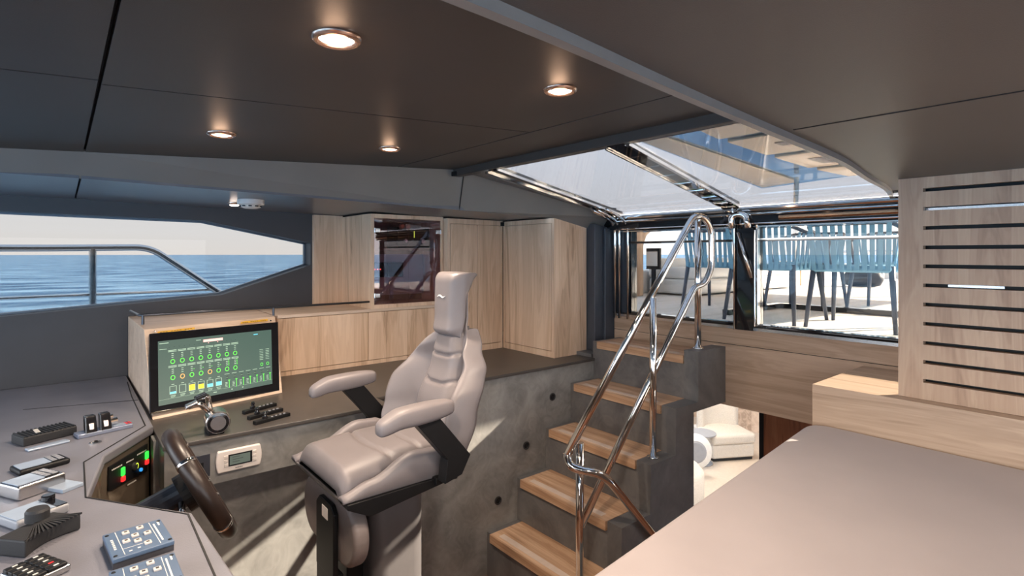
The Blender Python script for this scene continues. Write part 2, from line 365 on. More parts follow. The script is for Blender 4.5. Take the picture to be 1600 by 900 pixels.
# aft windows
def aft_window(name, y0, y1):
    m = MB(); m.box(2.728, 2.734, y0, y1, -.362, .14); w = struct(m.build(name, g_aft))
    m = MB(); t = .012
    m.box(2.70,2.75,y0-t,y0,-.372,.15); m.box(2.70,2.75,y1,y1+t,-.372,.15); m.box(2.70,2.75,y0,y1,-.374,-.356); m.box(2.69,2.75,y0,y1,.064,.076)
    m.box(2.70,2.75,y0,y1,.135,.15)
    struct(m.build('window_frame', blk_g, w)); return w
w2 = aft_window('window_2', 1.45, 2.115); w3 = aft_window('window_3', .2, 1.325)
m = MB(); m.box(2.686, 2.70, .2, 1.325, .072, .078, 0); m.box(2.683, 2.70, .2, 2.2, .136, .142, 0)
m.box(2.68, 2.70, 1.318, 1.326, -.36, .15, 0); struct(m.build('trim_5', chrome))
# header, posts of chrome and black gloss
m = MB(); m.box(2.66, 2.80, .2, 2.30, .15, .232, 0)
m.cyl((2.66,.2,.226),(2.66,2.2,.226),.014,12,1); m.cyl((2.655,.2,.176),(2.655,1.2,.176),.012,12,2); m.cyl((2.66,.2,.152),(2.66,2.2,.152),.005,8,1)
m.cyl((2.655,.2,.200),(2.655,2.2,.200),.008,10,1)
struct(m.build('trim_6', [blk_g, chrome, mat('bronze_tube', (.45,.27,.16), .15, 1)]))
m = MB(); m.box(2.67, 2.75, 1.335, 1.44, -.386, .16, 0); m.cyl((2.665,1.325,-.36),(2.665,1.325,.12),.004,8,1)
m.tube(fillet([(2.66,1.43,-.386),(2.66,1.43,.16),(2.62,1.42,.235)], .05), .005, 10, 1); m.tube([(2.66,1.41,.11),(2.66,1.34,-.12)], .009, 10, 1)
m.tube(fillet([(2.645,1.35,.13),(2.645,1.36,.20),(2.63,1.43,.20),(2.63,1.43,.13)], .035), .016, 12, 1)
struct(m.build('trim_7', [blk_g, chrome]))
m = MB()
for y, r in ((2.235,.012),(2.20,.010),(2.135,.008)):
    m.tube(fillet([(2.69,y,-.40),(2.69,y,.20),(2.45,y-.03,.262)], .09, 8), r, 10, 0)
m.box(2.70, 2.76, 2.12, 2.26, -.386, .20, 1)
struct(m.build('trim_8', [chrome, mat('post_slate', (.035,.045,.06), .2)]))
# skylight
F1 = V(1.60, 0, .398); F2 = V(2.70, 0, .243)
def sk(x, y, dz=0): t = (x-1.60)/1.10; return V(x, y, .398+(.243-.398)*t+dz)
m = MB(); m.prism([sk(1.58,1.36), sk(2.69,1.50), sk(2.69,2.18), sk(1.58,2.01)], (0,0,.008)); w4 = struct(m.build('window_4', g_sky))
m = MB(); m.prism([sk(1.58,.40), sk(2.69,.40), sk(2.69,1.42), sk(1.58,1.24)], (0,0,.008)); w5 = struct(m.build('window_5', g_sky))
m = MB()   # port rail of the skylight: chrome - black - chrome
dY = V(0, .16, 0)
def rail(m, ya, yb, w, dz, mi, h=.012): m.slab(V(1.565,ya,.398+dz), V(2.70,yb,.243+dz), (0,w,0), (0,0,h), mi)
rail(m, 2.085, 2.24, .024, -.008, 0); rail(m, 2.062, 2.222, .018, .004, 1, .02); rail(m, 2.040, 2.205, .014, 0, 2); rail(m, 2.022, 2.192, .016, .006, 1, .03); rail(m, 2.004, 2.178, .010, -.003, 0)
struct(m.build('trim_9', [chrome, blk_g, mat('bronze_strip', (.6,.44,.30), .2, 1)]))
m = MB(); rail(m, 1.30, 1.46, .075, .012, 1, .03); rail(m, 1.243, 1.415, .016, -.004, 0); rail(m, 1.345, 1.5, .008, -.004, 0)
for x in (1.72, 1.86, 2.0, 2.14, 2.28, 2.42, 2.56):
    y = 1.30+(x-1.565)/1.135*.16; m.box(x-.012, x+.012, y-.03, y+.04, sk(x,0).z-.006, sk(x,0).z+.0, 0)
struct(m.build('trim_10', [chrome, blk_g]))
m = MB(); m.hexa([V(1.556,.3,.40),V(1.60,.3,.40),V(1.60,2.36,.40),V(1.556,2.36,.40)],[V(1.556,.3,.75),V(1.60,.3,.75),V(1.60,2.36,.75),V(1.556,2.36,.75)])
struct(m.build('trim_11', mat('beam_leather', (.065,.056,.052), .4), bevel=.003))
m = MB(); m.box(1.6, 2.76, -2, .42, .43, .75); struct(m.build('ceiling_aft', wall_m))

# ------------------------------------------------------------------ counter, cabinets
m = MB(); m.prism([(.25,2.065,-.636),(1.05,2.065,-.636),(1.05,2.19,-.636),(2.455,2.19,-.636),(2.455,2.34,-.636),(2.54,2.34,-.636),(2.54,3.3,-.636),(.25,3.3,-.636)], (0,0,.016))
tag(m.build('counter_top', ctop_m, bevel=.003), 'long dark counter top running along the side wall to the stairs', 'counter')
# base cabinet
bc = empty('base_cabinet', (1.3,2.87,-.62), 'low oak cabinet on the counter, beside the large monitor', 'cabinet')
m = MB(); m.box(.838, 1.82, 2.885, 3.3, -.62, -.325); m.box(.838, 1.82, 2.872, 2.886, -.62, -.598); m.build('body', oak_v, bc)
m = MB(); m.box(.838, 1.34, 2.865, 3.3, -.325, -.309); m.box(1.34, 1.82, 2.865, 3.3, -.325, -.309); m.build('cabinet_top', oak_pale, bc, bevel=.0015)
for a, b in ((.838,1.3235),(1.3265,1.82)):
    m = MB(); m.box(a, b, 2.868, 2.885, -.595, -.328); m.build('door', oak_v, bc, bevel=.001)
# monitor housing
mh = empty('monitor_housing', (.5,2.8,-.62), 'sloping oak housing that carries the large screen on the counter', 'console')
TL, TR, BR, BL = V(.262,2.70,-.312), V(.825,2.86,-.312), V(.762,2.535,-.62), V(.262,2.425,-.62)
m = MB(); m.hexa([BL, BR, V(.835,3.295,-.62), V(.255,3.295,-.62)], [TL, TR, V(.835,3.295,-.309), V(.255,3.295,-.309)])
m.build('housing_body', oak_pale, mh, bevel=.002)
fn = (TR-TL).cross(BL-TL).normalized()
if fn.y > 0: fn = -fn
def face_pt(px, py, off=0): return on_plane(px, py, (TL+BR)/2, fn)+fn*off
TL0 = None
mon = empty('monitor', tuple((BL+BR)/2), 'large black touch screen showing green gauges in the oak housing', 'monitor')
bz = [(232,524),(433,505),(435,612),(233,648)]
m = MB(); m.hexa([face_pt(*p, .0005) for p in bz], [face_pt(*p, .012) for p in bz]); m.build('bezel', blk_g, mon, bevel=.002)
dp = [(245,536.5),(422,517.5),(423.5,602),(246,637.5)]
dq = [face_pt(*p, .0125) for p in dp]
m = MB(); m.hexa(dq, [q+fn*.0008 for q in dq]); m.build('display', emis('display_green', (.040,.070,.058), 1.0), mon)
def D(u, v, off=.0018):
    return dq[0]*(1-u)*(1-v)+dq[1]*u*(1-v)+dq[2]*u*v+dq[3]*(1-u)*v+fn*off
m = MB()
def dr(u0, u1, v0, v1, mi): m.quad(D(u0,v0), D(u1,v0), D(u1,v1), D(u0,v1), mi)
def ring(u, v, r, mi, t=.30):
    n = 14; asp = 2.05
    for k in range(n):
        a, b = 2*math.pi*k/n, 2*math.pi*(k+1)/n
        q = lambda an, rr: D(u+math.cos(an)*rr, v+math.sin(an)*rr*asp)
        m.quad(q(a,r), q(b,r), q(b,r*(1-t)), q(a,r*(1-t)), mi)
us = [.11+i*.0757 for i in range(8)]
for i, u in enumerate(us):
    for v in (.36, .615):
        c = 1 if (v > .5 and i in (1, 4)) else 0
        ring(u, v, .019, 2 if c else 0); dr(u-.002, u+.002, v-.012, v+.012, 4)
        for k, vv in enumerate((v-.185, v-.165, v-.13, v-.10, v-.07)):
            w = .034 if k < 2 else .009
            dr(u-w, u+w*.9, vv-.004, vv+.004, 3)
    if i > 1: dr(u+.014, u+.021, .52, .53, 0)
    if i > 5:
        for k in range(4): dr(u+.012, u+.02, .46+k*.028, .474+k*.028, 0)
for i, (c, h0) in enumerate(((5,.83),(3,.9),(6,.77),(6,.79),(5,.81),(5,.80))):
    u = us[i]; x0, x1, y0, y1 = u-.027, u+.027, .745, .865
    for a, b, c2, d2 in ((x0,x0+.003,y0,y1),(x1-.003,x1,y0,y1),(x0,x1,y1-.006,y1),(x0,x1,y0,y0+.005)): dr(a, b, c2, d2, 3)
    if c != 3: dr(x0+.004, x1-.004, h0, y1-.008, c)
    dr(u-.02, u+.02, .885, .892, 3); dr(u-.018, u+.016, .905, .911, 3); dr(u-.012, u+.010, .715, .722, 3)
for i in range(7):
    u = .565+i*.066
    dr(u-.025, u+.02, .695, .701, 3); ring(u, .755, .013, 4, .8); dr(u-.013, u+.013, .752, .756, 3)
    for k in range(4): dr(u-.02, u+.0, .835+k*.022, .842+k*.022, 3)
    dr(u+.014, u+.019, .80, .93, 0); dr(u+.008, u+.025, .80, .812, 0); 
for u in (.895, .955):
    ring(u, .63, .014, 0)
    for k in range(7): dr(u-.02, u+.016, .36+k*.03, .366+k*.03, 3)
dr(.36, .53, .055, .10, 7); dr(.01, .08, .04, .05, 3); dr(.01, .065, .14, .147, 3); dr(.30, .34, .05, .058, 3); dr(.82, .86, .055, .07, 5)
for i in range(15): dr(.08+i*.04, .088+i*.04, .115, .125, 4 if i not in (8, 10) else 7)
dr(0, 1, .925, .927, 3); dr(.44, .47, .955, .965, 3); dr(.6,.612,.955,.968,3); dr(.70,.712,.955,.968,3)
m.build('display_graphics', [emis('gfx_green',(.10,.62,.06),1.0), emis('gfx_orange',(.8,.25,.05),1), emis('gfx_amber',(.7,.35,.10),1), emis('gfx_pale',(.33,.45,.33),1),
        emis('gfx_dark',(.02,.04,.03),1), emis('gfx_blue',(.12,.52,.72),1), emis('gfx_yellow',(.95,.62,.03),1), emis('gfx_pink',(.85,.42,.38),1)], mon)
for a, b in (((246,521.5),(304,514.5)), ((376,506),(418,501.6))):
    m = MB(); p = [face_pt(a[0],a[1]-3,.0005), face_pt(b[0],b[1]-3,.0005), face_pt(b[0],b[1]+0.2,.0005), face_pt(a[0],a[1]+.2,.0005)]
    m.hexa(p, [q+fn*.0008 for q in p], 0)
    n = 12
    for k in range(n):
        if k % 5 == 3: continue
        t0, t1 = .06+k/n*.88, .06+(k+.75)/n*.88
        q0 = p[0].lerp(p[1], t0); q1 = p[0].lerp(p[1], t1); dn = (p[3]-p[0])
        m.quad(q0+dn*.4+fn*.001, q1+dn*.4+fn*.001, q1+dn*.65+fn*.001, q0+dn*.65+fn*.001, 1)
    tag(m.build('warning_sticker', [yellow_s, ink]), 'yellow warning sticker with small print on the oak frame, '+('over the screen left corner' if a[0] < 300 else 'over the screen right corner'), 'sticker', 'yellow stickers over the screen')
for px, py in ((242,517.5),(423,501)):
    m = MB(); q = face_pt(px, py); m.lathe([(.004,0),(.004,.0012),(.002,.0018)], q, fn, 12)
    m.build('screw', steel, mh)
# fiddle rail
m = MB(); m.tube(fillet([(.25,3.12,-.268),(.262,2.872,-.268),(1.333,2.872,-.268)], .02, 4), .006, 8)
for x in (.275, .82): m.cyl((x,2.872,-.3085),(x,2.872,-.268),.006,10)
tag(m.build('fiddle_rail', rail_dk), 'thin dark guard rail along the top of the low oak cabinet and screen housing', 'rail')
# back wall oak panel + smoked glass cabinet
m = MB(); m.box(1.165, 1.345, 3.272, 3.30, -.309, .236); struct(m.build('wall_panel', oak_v))
gc = empty('glass_cabinet', (1.58,3.05,-.309), 'oak cabinet with smoked glass doors holding black equipment', 'cabinet')
m = MB(); m.box(1.34, 1.362, 2.87, 3.295, -.309, .2285); m.box(1.80, 1.82, 2.87, 3.295, -.309, .2285)
m.box(1.362, 1.80, 2.87, 3.295, -.309, -.288); m.box(1.362, 1.80, 2.87, 3.295, .205, .2285); m.build('body', oak_vy, gc, bevel=.001)
m = MB(); m.box(1.362, 1.80, 3.10, 3.12, -.288, .205); m.build('back_panel', smoke_w, gc)
m = MB(); m.box(1.362, 1.80, 2.93, 3.10, .02, .034); m.build('shelf', smoke_w, gc)
m = MB(); m.box(1.37, 1.79, 3.06, 3.10, -.25, .0); m.build('front_plate', mat('equipment_plate', (.34,.29,.33), .4), gc)
for a, b in ((1.3635, 1.580), (1.582, 1.7985)):
    m = MB(); m.box(a, b, 2.872, 2.878, -.286, .203); d = m.build('glass_door', g_smoke, gc)
    hx = a if a < 1.4 else b
    for z in ((-.235, .135) if a < 1.4 else (.135,)):
        m = MB(); s = 1 if a < 1.4 else -1
        m.box(min(hx, hx+s*.032), max(hx, hx+s*.032), 2.862, 2.874, z-.012, z+.012); m.cyl((hx,2.866,z-.014),(hx,2.866,z+.014),.006,10)
        m.build('hinge', steel, d, bevel=.002)
eq = empty('radio_unit', (1.66,3.0,.034), 'black radio unit with knobs on the upper shelf behind smoked glass', 'radio')
m = MB(); m.box(1.55, 1.77, 2.95, 3.09, .036, .165); m.build('casing', blk, eq, bevel=.004)
for x in (1.575, 1.615):
    m = MB(); m.lathe([(.018,0),(.018,.012),(.012,.018)], (x,2.95,.185-.02), (0,-1,0), 16); m.build('knob', mat('copper_knob',(.45,.2,.12),.3,.8) if x < 1.6 else MT['copper_knob'], eq)
for x in (1.60, 1.72):
    m = MB(); m.lathe([(.012,0),(.012,.01)], (x,2.95,.08), (0,-1,0), 14); m.build('knob', steel, eq)
m = MB(); m.box(1.66,1.662,2.945,2.95,.10,.14); m.build('green_indicator', emis('lamp_lime',(.5,.8,.1),1), eq)
pn = empty('instrument_panel', (1.50,3.05,-.2), 'black instrument panel with red indicator lamps behind smoked glass', 'panel')
m = MB(); m.box(1.40,1.53,3.045,3.0595,-.14,-.05); m.box(1.53,1.64,3.045,3.0595,-.14,-.05); m.build('plate', blk, pn, bevel=.003)
for k in range(4):
    m = MB(); m.lathe([(.004,0),(.004,.003)], (1.43+k*.018,3.045,-.092), (0,-1,0), 10); m.build('indicator', emis('led_red%d'%k,(.9,.1,.08),1.5), pn)
# wardrobes
wc = empty('tall_cabinet', (2.04,2.9,-.62), 'tall oak cabinet with two full height doors right of the smoked glass', 'cabinet')
m = MB(); m.box(1.823, 2.255, 2.845, 3.295, -.62, .22); m.box(1.823, 2.255, 2.826, 2.846, -.62, -.582); m.box(1.823,2.255,2.826,2.846,.188,.22); m.box(1.823,1.842,2.826,2.846,-.582,.188); m.box(2.235,2.255,2.826,2.846,-.582,.188)
m.build('body', oak_v, wc, bevel=.001)
for a, b in ((1.844,2.046),(2.049,2.233)):
    m = MB(); m.box(a, b, 2.825, 2.844, -.579, .185); m.build('door', oak_v, wc, bevel=.001)
m = MB(); m.box(2.236, 2.254, 2.81, 2.826, .185, .21); m.build('magnet_catch', blk, wc)
rc = empty('corner_cabinet', (2.4,2.6,-.62), 'projecting oak corner cabinet beside the dark pillar at the stairs', 'cabinet')
m = MB(); zt = lambda x: .214-(x-2.27)*.19
m.hexa([V(2.275,2.34,-.62),V(2.54,2.34,-.62),V(2.54,2.84,-.62),V(2.275,2.84,-.62)],[V(2.275,2.34,zt(2.27)),V(2.54,2.34,zt(2.54)),V(2.54,2.84,zt(2.54)),V(2.275,2.84,zt(2.27))])
m.box(2.258,2.276,2.34,2.825,-.62,-.582); m.box(2.258,2.276,2.34,2.825,.186,.214); m.box(2.258,2.276,2.34,2.362,-.582,.186); m.box(2.258,2.276,2.805,2.825,-.582,.186)
m.build('body', oak_vy, rc, bevel=.001)
m = MB(); m.box(2.257, 2.274, 2.364, 2.80, -.579, .183); m.build('door', oak_vy, rc, bevel=.001)
# ------------------------------------------------------------------ stairs
ZT = [-.516,-.736,-.956,-1.176,-1.396]; XT = [2.45,2.255,2.06,1.855,1.655]
prof = [(2.70,-.78),(2.70,ZT[0]-.004),(2.45,ZT[0]-.004)]
for k in range(1, 5): prof += [(XT[k-1],ZT[k]-.004),(XT[k],ZT[k]-.004)]
prof += [(XT[4],-1.62),(2.06,-1.62),(2.06,-2.4),(2.40,-2.4),(2.40,-.78)]
m = MB(); m.prism([(x,1.58,z) for x,z in prof], (0,.625,0))
cp = [(2.70,-.78),(2.70,-.487),(2.44,-.487)]
for k in range(1, 5): cp += [(XT[k-1]-.01,ZT[k]+.001),(XT[k]-.005,ZT[k]+.001)]
cp += prof[-5:]; cp[-5] = (XT[4]-.005,-1.62)
m.prism([(x,1.50,z) for x,z in cp], (0,.08,0))
struct(m.build('wall_staircase', cem_d))
for k in range(5):
    x0, z = XT[k], ZT[k]; lab = ['top','second from top','middle','second from bottom','bottom'][k]
    st = empty('stair_tread', (x0+.12, 1.88, z-.04), 'oak stair tread with pale anti-slip strip, %s step of the grey flight' % lab, 'step', 'oak treads of the staircase')
    d = min(.245, (XT[k-1]-x0+.005) if k else .249)
    m = MB(); m.box(x0-.012, x0+d, 1.585, 2.165, z-.042, z-.003); m.box(x0-.0125, x0+d, 1.585, 2.165, z-.003, z); m.build('board', tread_m, st, bevel=.0015)
    m = MB(); m.box(x0+.012, x0+.045, 1.63, 2.12, z-.0003, z+.0012); m.build('anti_slip_strip', strip_m, st)
# step lights
for i, (px, py) in enumerate(((863,620),(822,696),(778,782))):
    q = P(px, py, Y=2.2); st = empty('step_light', (q.x,2.2,q.z), 'small round black courtesy light in the grey wall, %s beside the stairs' % ['highest','middle','lowest'][i], 'light', 'courtesy lights by the stairs')
    m = MB(); m.lathe([(.0215,0),(.0215,.004),(.016,.005),(.015,.001)], (q.x,2.2,q.z), (0,-1,0), 24); m.build('rim', rubber, st)
    m = MB(); m.lathe([(.0145,-.002),(.0145,.0012)], (q.x,2.2,q.z), (0,-1,0), 20); m.build('lens', blk_g, st)

# ------------------------------------------------------------------ handrails
hr = empty('stair_handrail', (2.2,1.55,-.956), 'polished chrome handrail with posts climbing beside the oak steps', 'handrail')
R = .0175; Yr = 1.56
top = (2.47,Yr,.185); nd = (1.615,1.60,-.835)
m = MB()
m.tube(fillet([nd, (2.46,Yr+.005,.150), (2.50,Yr-.005,.200), (2.56,Yr-.03,.185), (2.60,Yr-.04,.12), (2.60,Yr-.04,-.07), (2.565,Yr-.02,-.155), (2.50,Yr,-.17), (2.46,Yr,-.215), (1.70,1.60,-1.155)], .05, 6), R, 16)
m.build('rail', chrome, hr, smooth=False)
for x, z0, z1, y in ((2.535,-.487,.185,Yr),(2.145,-.955,-.205,1.555)):
    m = MB(); m.cyl((x,y,z0),(x,y,z1),R*.95,18); m.build('post', chrome, hr, bevel=0)
    m = MB(); m.lathe([(.030,0),(.030,.004),(.020,.008)], (x,y,z0), (0,0,1), 20); m.build('post_flange', chrome, hr)
m = MB(); m.cyl((1.695,1.60,-1.394),(1.695,1.60,-.80),R,18); m.build('post', chrome, hr)
m = MB(); m.tube(fillet([(1.645,1.60,-.80),(1.615,1.598,-.84),(1.612,1.575,-.872),(1.64,1.54,-.885),(1.69,1.50,-.895),(1.75,1.48,-.94),(2.6,1.42,-1.90)], .03, 6), R, 16)
m.build('lower_rail', chrome, hr)
for o in hr.children:
    for p in o.data.polygons: p.use_smooth = len(p.vertices) == 4

# ------------------------------------------------------------------ day bed, oak box, louvred panel
def rounded_rect(x0,x1,y0,y1,r,n=6,corners=(1,1,1,1)):
    out = []
    for (cx,cy,a0,on) in ((x1-r,y1-r,0,corners[0]),(x0+r,y1-r,90,corners[1]),(x0+r,y0+r,180,corners[2]),(x1-r,y0+r,270,corners[3])):
        if on:
            for k in range(n+1):
                a = math.radians(a0+90*k/n); out.append((cx+r*math.cos(a), cy+r*math.sin(a)))
        else: out.append((x1 if a0 in (0,270) else x0, y1 if a0 in (0,90) else y0))
    return out
ol = fillet([(.38,-1.5,0),(.38,.685,0),(2.165,.865,0),(2.165,-1.5,0)], .09, 8)
m = MB(); m.prism([(p.x,p.y,-.70) for p in ol], (0,0,.073))
db = empty('daybed', (1.2,-.3,-1.62), 'broad mauve upholstered daybed filling the lower right corner', 'daybed')
m.build('mattress', mauve, db, bevel=.018, seg=4)
ol2 = [V(p.x*1.0 if p.x > 1 else p.x+.02, p.y-.02 if p.y > 0 else p.y, 0) for p in ol]
m = MB(); m.prism([(p.x,p.y,-1.62) for p in ol2], (0,0,.92)); m.build('base', mat('base_leather', (.16,.13,.12), .5), db)
m = MB(); m.box(2.17, 2.698, -1.39, .86, -1.0, -.487)
tag(m.build('oak_box_ledge', oak_l, bevel=.002), 'oak box ledge between the mauve daybed and the aft windows', 'ledge')
lp = empty('slotted_panel', (2.24,0,-.484), 'oak panel with eleven horizontal slots standing on the oak ledge', 'panel')
sl = [.214,.151,.0873,.0223,-.0407,-.1044,-.168,-.2324,-.2964,-.36,-.423]
m = MB(); yL, yS, yE, hh = .600, .530, -.9, .0062
m.box(2.22,2.25,yS,yL,-.486,.257)
zs = [.257]+[v for z in sl for v in (z+hh, z-hh)]+[-.486]
for k in range(0, len(zs), 2): m.box(2.22,2.25,yE,yS+.0002,zs[k+1],zs[k])
m.build('board', wood('oak_panel', (.30,.19,.13), (.46,.31,.215), (.58,.42,.30), 'Z','Y',.19), lp)
m = MB(); m.box(2.262,2.27,yE,.56,-.48,.25,0)
m.build('backing', blk, lp)
m = MB(); m.box(2.252,2.26,yE,.53,sl[1]-.012,sl[1]+.004); m.box(2.252,2.26,.33,.47,sl[5]-.004,sl[5]+.004); m.build('bracket', steel, lp)
m = MB(); m.box(2.25, 2.695, -1.5, -1.4, -.487, .25); struct(m.build('wall_aft', oak_l))

# ------------------------------------------------------------------ helm console
cs = empty('helm_console', (-.2,2,-1.62), 'dark leather helm console with a cut-out in front of the wheel', 'console')
outl = [(-1.44,3.29),(.247,3.29),(.247,2.27),(.10,2.03),(.05,1.71),(.234,1.45),(.25,1.11),(.25,.62),(-1.44,.62)]
m = MB(); m.prism([(x,y,-.63) for x,y in outl], (0,0,.03)); m.build('top', cons_m, cs, bevel=.006, seg=3)
inl = [(-1.44,3.28),(.235,3.28),(.235,2.27),(.092,2.03),(.042,1.71),(.222,1.45),(.235,1.11),(.235,.64),(-1.44,.64)]
m = MB(); m.prism([(x,y,-1.62) for x,y in inl], (0,0,.99)); m.build('body', brown_rec, cs)
m = MB(); gp = [P(x,y,Z=-.5995) for x,y in ((199,597),(206,620),(227,665),(131,722),(134,777),(294,803.5),(336,900))]
gp.append(gp[-1]+(gp[-1]-gp[-2])*1.2)
for a, b in zip(gp, gp[1:]):
    w = (b-a).cross(V(0,0,1)).normalized()*.0035; m.slab(a, b, w, (0,0,.002))
a, b = P(216,625,Z=-.5995), P(36,640,Z=-.5995); m.slab(a, b, (b-a).cross(V(0,0,1)).normalized()*.0025, (0,0,.0015))
m.build('seam', seam_m, cs)
# switch panel on the cut-out face
e0 = V(.092,2.03,0); e1 = V(.235,2.27,0); ed = (e1-e0).normalized(); en = V(ed.y,-ed.x,0)
def rec(px, py, off=0): return on_plane(px, py, V(.092,2.03,0), en)+en*off
sw = empty('switch_panel', tuple(rec(197,750)), 'black switch panel with green and red rocker switches inside the console cut-out', 'panel')
q = [(167.5,730),(228,693),(227,736),(166.7,768)]
m = MB(); m.hexa([rec(*p,.0005) for p in q], [rec(*p,.006) for p in q]); m.build('plate', blk, sw, bevel=.001)
def disc(c, n, r, t, mm, name, par, nn=18):
    m = MB(); m.lathe([(r,0),(r,t*.8),(r*.85,t)], c, n, nn); return m.build(name, mm, par)
green = emis('switch_green', (.03,.55,.05), 1.0); redl = emis('switch_red', (.6,.02,.02), .9)
for px, py in ((187.5,743),(225,717)):
    up = V(0,0,1); c = rec(px,py,.009); s = .0165
    m = MB(); m.obox(c+up*s*.75, ed*s*.5, en*.004, up*s*.8); m.build('rocker_green', green, sw, bevel=.003)
    m = MB(); m.obox(c-up*s*.65, ed*s*.5, en*.005, up*s*.5); m.build('rocker_red', redl, sw, bevel=.003)
o = disc(rec(206,729,.006), en, .014, .008, mat('knob_dark',(.03,.03,.03),.3), 'rotary_knob', sw)
m = MB(); c = rec(206.5,729,.0145)
for k in range(9):
    a = math.radians(-60+k*20); a2 = a+math.radians(20)
    f = lambda an, r: c+ed*math.cos(an)*r+V(0,0,1)*math.sin(an)*r
    m.quad(f(a,.011), f(a2,.011), f(a2,.008), f(a,.008))
m.build('indicator', emis('lime_ring',(.55,.7,.05),1), sw)
disc(rec(216,734,.006), en, .006, .006, emis('switch_blue',(.03,.25,.6),.8), 'blue_button', sw)
m = MB()
for (x0,y0,x1,y1) in ((171,734,188,725),(194,722,206,716),(211,710,226,702),(196,757,210,749)):
    a = rec(x0,y0,.0065); b = rec(x1,y1,.0065); n = 7
    for k in range(n):
        p0 = a.lerp(b, k/n); p1 = a.lerp(b, (k+.7)/n); m.quad(p0, p1, p1-V(0,0,.0045), p0-V(0,0,.0045))
m.build('lettering', pale_ink, sw)
# ---- console instruments (all stand on the console top, z=-.6)
ZC = -.60
def cbox(name, quad, h, mats, parent=None, base=0, bevel=.002, zc=ZC):
    p = [P(x,y,Z=zc) for x,y in quad]
    m = MB(); m.hexa([V(a.x,a.y,zc+base) for a in p], [V(a.x,a.y,zc+base+h) for a in p]); return m.build(name, mats, parent, bevel=bevel)
def top_quad(quad, z, h): return [P(x,y,Z=z) for x,y in quad]
def tbox(name, quad, ztop, zbot, mats, parent, bevel=.002):     # quad measured on the TOP face
    p = [P(x,y,Z=ztop) for x,y in quad]
    m = MB(); m.hexa([V(a.x,a.y,zbot) for a in p], [V(a.x,a.y,ztop) for a in p]); return m.build(name, mats, parent, bevel=bevel)
def rect_on(p0, p1, wdt):      # 3D rectangle: front edge p0->p1, extending away by wdt
    d = (p1-p0).normalized(); w = V(-d.y, d.x, 0)*wdt; return [p0, p1, p1+w, p0+w], d, V(-d.y, d.x, 0)
def rbox3(name, r, z0, z1, mats, parent, bevel=.002):
    m = MB(); m.hexa([V(a.x,a.y,z0) for a in r], [V(a.x,a.y,z1) for a in r]); return m.build(name, mats, parent, bevel=bevel)
# black ribbed device far left
t = empty('chart_device', tuple(P(80,690,Z=ZC)), 'flat black ribbed device at the back left of the helm console', 'device')
p0 = P(36,699,Z=ZC); p1 = P(121,678,Z=ZC); r, dd, ww = rect_on(p0, p1, .085)
rbox3('casing', r, ZC, ZC+.028, rubber, t, .004)
for k in range(13):
    c = p0+dd*((p1-p0).length*(k+.5)/13)+ww*.042; m = MB(); m.obox(V(c.x,c.y,ZC+.029), dd*.0022, ww*.04, V(0,0,.0018)); m.build('rib', rubber, t)
c = p0+dd*.045+ww*.04; m = MB()
for k in range(5): m.obox(V(c.x,c.y,ZC+.0312)+ww*(-.02+k*.010)+dd*.002*k, dd*.006, ww*.0035, V(0,0,.0003))
m.build('lettering', pale_ink, t)
m = MB(); r, dd, ww = rect_on(P(44,707,Z=ZC), P(110,691,Z=ZC), .03); m.hexa([V(a.x,a.y,ZC) for a in r], [V(a.x,a.y,ZC+.007) for a in r])
tag(m.build('lidded_tray', lite, bevel=.003), 'thin pale blue plate lying in front of the ribbed black device', 'plate')
# twin throttle levers
t = empty('twin_lever_unit', tuple(P(160,690,Z=ZC)), 'chrome twin lever control with two black grips at the back of the console', 'throttle')
r, dd, ww = rect_on(P(122,687,Z=ZC), P(208,668,Z=ZC), .05); rbox3('base', r, ZC, ZC+.014, mat('lever_base',(.28,.32,.42),.25,.5), t, .003)
L = (r[1]-r[0]).length; b0 = r[0]
for k, f in enumerate((.24, .50)):
    c = b0+dd*L*f+ww*.025; m = MB()
    m.slab(V(c.x,c.y,ZC+.012), V(c.x,c.y,ZC+.05)+ww*.01, dd*.012, ww*.016); m.build('lever', chrome, t, bevel=.002)
    m = MB(); m.hexa([V(c.x,c.y,ZC+.012)+dd*a+ww*b for a,b in ((-.017,-.026),(.017,-.026),(.017,-.004),(-.017,-.004))],
                     [V(c.x,c.y,ZC+.066)+dd*a+ww*b for a,b in ((-.015,-.012),(.015,-.012),(.015,.012),(-.015,.012))]); m.build('grip', blk_g, t, bevel=.004, seg=3)
    m = MB(); m.slab(V(c.x,c.y,ZC+.024)-ww*.0245, V(c.x,c.y,ZC+.042)-ww*.0175, dd*.012, ww*.002); m.build('grip_inlay', steel, t)
c = b0+dd*L*.62+ww*.03; m = MB(); m.cyl(V(c.x,c.y,ZC+.03)-dd*.02, V(c.x,c.y,ZC+.03)+dd*.02, .011, 16); m.cyl(V(c.x,c.y,ZC+.046)-dd*.02, V(c.x,c.y,ZC+.046)+dd*.008, .008, 16); m.build('pivot', chrome, t)
c = b0+dd*L*.78+ww*.025; m = MB(); m.obox(V(c.x,c.y,ZC+.0145), dd*.018, ww*.012, V(0,0,.001)); m.build('small_display', lite, t)
for k in range(4):
    c = b0+dd*(L*.91+.005*(k%2)*2)+ww*(.017+.013*(k//2)); m = MB(); m.obox(V(c.x,c.y,ZC+.0145), dd*.0035, ww*.004, V(0,0,.0015)); m.build('button', red_pl, t)
# small round socket
t = empty('round_socket', tuple(P(149,692,Z=ZC)), 'small round chrome socket in front of the twin levers', 'socket')
q = P(149,692,Z=ZC); disc(q, V(0,0,1), .017, .003, steel, 'rim', t); disc(q+V(0,0,.003), V(0,0,1), .009, .003, blk_g, 'plug', t)
